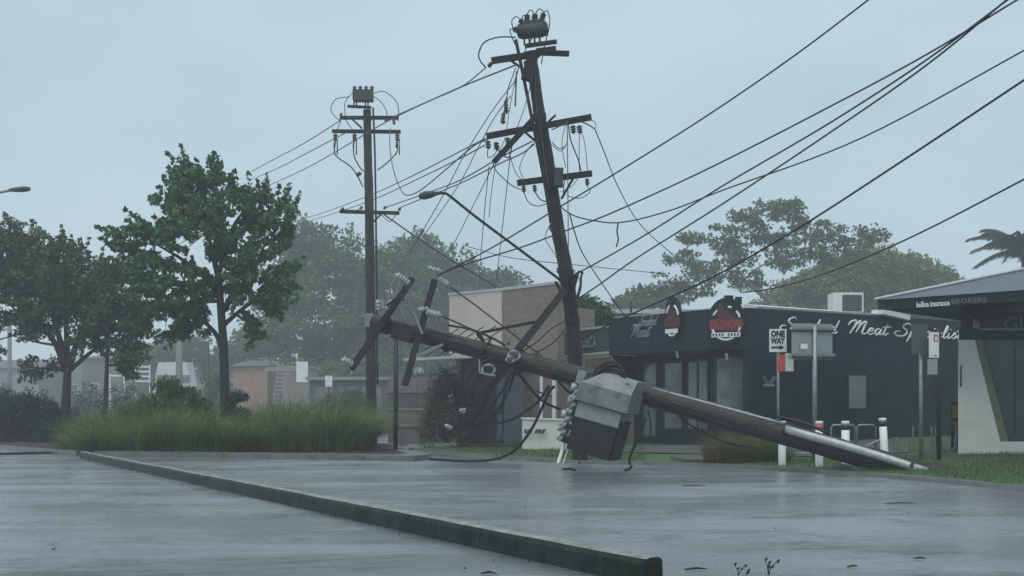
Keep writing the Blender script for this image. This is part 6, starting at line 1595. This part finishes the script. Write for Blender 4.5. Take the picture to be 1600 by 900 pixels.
# side street: terraced walls climbing behind the shrub
ter = empty('terraced_wall', V(-5, 52, 0), 'stepped mauve retaining walls climbing beyond the side street', 'retaining wall')
for k, (d, t, mt, cap) in enumerate(((49.5, 668, 'mauve_wall', 1), (52.0, 641, 'mauve_wall', 1), (54.5, 614, 'hazy_dark', 1), (57.0, 590, 'mauve_wall', 0))):
    a, b = pt(606, t, d), pt(700, t, d)
    for j in range(4):
        x0, x1 = a.x + (b.x - a.x) * j / 4, a.x + (b.x - a.x) * (j + 1) / 4 - .012
        m_ = MB(); m_.abox(x0, x1, d, d + .3, -.1, a.z); m_.build('wall_panel', M[mt], ter)
    if cap:
        m_ = MB(); m_.abox(a.x - .03, b.x, d - .05, d + 2.4, a.z + .003, a.z + .09); m_.build('capping', M['tan_wall'] if k == 1 else M['mauve_wall'], ter)

# white frames, van and sign board among the haze
def frame_rack(label, px0, px1, y0, y1, d, rungs):
    r_ = empty('slatted_gate', V(pt((px0 + px1) / 2, y1, d).x, d, 0), label, 'gate')
    for x in (px0, px1):
        m_ = MB(); t = pt(x, y0, d); m_.tube([V(t.x, d, 0), t], .07, 7); m_.build('post', M['white_paint'], r_)
    for k in range(rungs):
        y_ = y0 + 3 + k * (y1 - y0) / max(rungs, 1); m_ = MB(); m_.bar(pt(px0, y_, d - .06), pt(px1, y_, d - .06), .06, .16); m_.build('slat', M['white_paint'], r_)
frame_rack('white slatted frame among the hazy houses left of the van', 212, 234, 570, 600, 115, 4)
frame_rack('plain white gate frame between the slender trunk and the slatted frame', 172, 194, 584, 600, 110, 1)
vn = empty('parked_van', V(pt(272, 600, 118).x, 118, 0), 'pale rounded van parked in the haze behind the island', 'van')
a, b = pt(236, 572, 118), pt(306, 650, 118)
m_ = MB(); xs = [a.x, a.x + .15, a.x + .7, b.x - .9, b.x - .35, b.x]; zs = [1.3, 3.6, pt(0, 566, 118).z, pt(0, 566, 118).z, 3.6, 1.3]
poly = [V(a.x, 118, .45)] + [V(x, 118, z) for x, z in zip(xs, zs)] + [V(b.x, 118, .45)]
m_.prism(poly, (0, 2.3, 0)); m_.build('body', M['van_white'], vn)
for w0, w1 in ((245, 258), (262, 276), (284, 297)):
    p, q = pt(w0, 598, 117.9), pt(w1, 586, 117.9); m_ = MB(); m_.abox(p.x, q.x, 117.9, 117.99, p.z, q.z); m_.build('window', M['glass_grey'], vn)
for x in (250, 292):
    p = pt(x, 0, 118); m_ = MB(); m_.tube([V(p.x, 117.9, .5), V(p.x, 118.2, .5)], .5, 14); m_.build('wheel', M['rubber'], vn)
sb = empty('dark_sign_board', V(pt(325, 600, 95).x, 95, 0), 'dark upright sign board on a thin post left of the island tree trunk', 'street sign')
plate('board', 309, 533, 325, 562, 95, 'sign_green_grey', sb, .1); m_ = MB(); p = pt(326, 532, 95.1); m_.tube([V(p.x, 95.1, 0), p], .05, 7); m_.build('post', M['steel_dark'], sb)
def bare_pole(label, px, top, d, r):
    p = pt(px, top, d); m_ = MB(); m_.tube([V(p.x, d, 0), p], [r, r * .8], 8); rt = m_.build('utility_pole', M['bark_pale'], None, smooth=True); tag(rt, label, 'utility pole')
bare_pole('thick pale hazy pole behind the parked van', 280, 520, 110, .36)
pp = empty('hazy_power_pole', V(pt(15, 600, 140).x, 140, 0), 'faint distant power pole with a crossarm at the left edge', 'power pole')
m_ = MB(); p = pt(15, 500, 140); m_.tube([V(p.x, 140, 0), p], [.3, .24], 8); m_.build('pole', M['bark_pale'], pp, smooth=True); m_ = MB(); m_.bar(pt(-2, 516, 140), pt(32, 516, 140), .12, .14); m_.build('crossarm', M['bark_pale'], pp)

# ------------------------------------------------------------------ rain haze over the whole place
hz = bpy.data.materials.new('rain_haze'); hz.use_nodes = True
hn, hl = hz.node_tree.nodes, hz.node_tree.links
hn.clear()
ho = hn.new('ShaderNodeOutputMaterial'); hv = hn.new('ShaderNodeVolumePrincipled')
hv.inputs['Color'].default_value = (0.965, 0.985, 0.995, 1); hv.inputs['Density'].default_value = HAZE = 0.0020
hv.inputs['Anisotropy'].default_value = 0.2
hl.new(hv.outputs['Volume'], ho.inputs['Volume'])
m_ = MB(); m_.abox(-325, 325, -50, 525, -1.2, 27.0)
hb = m_.build('haze', hz, None); tag(hb, kind='stuff'); hb['label'] = 'pale rain haze over the whole street'
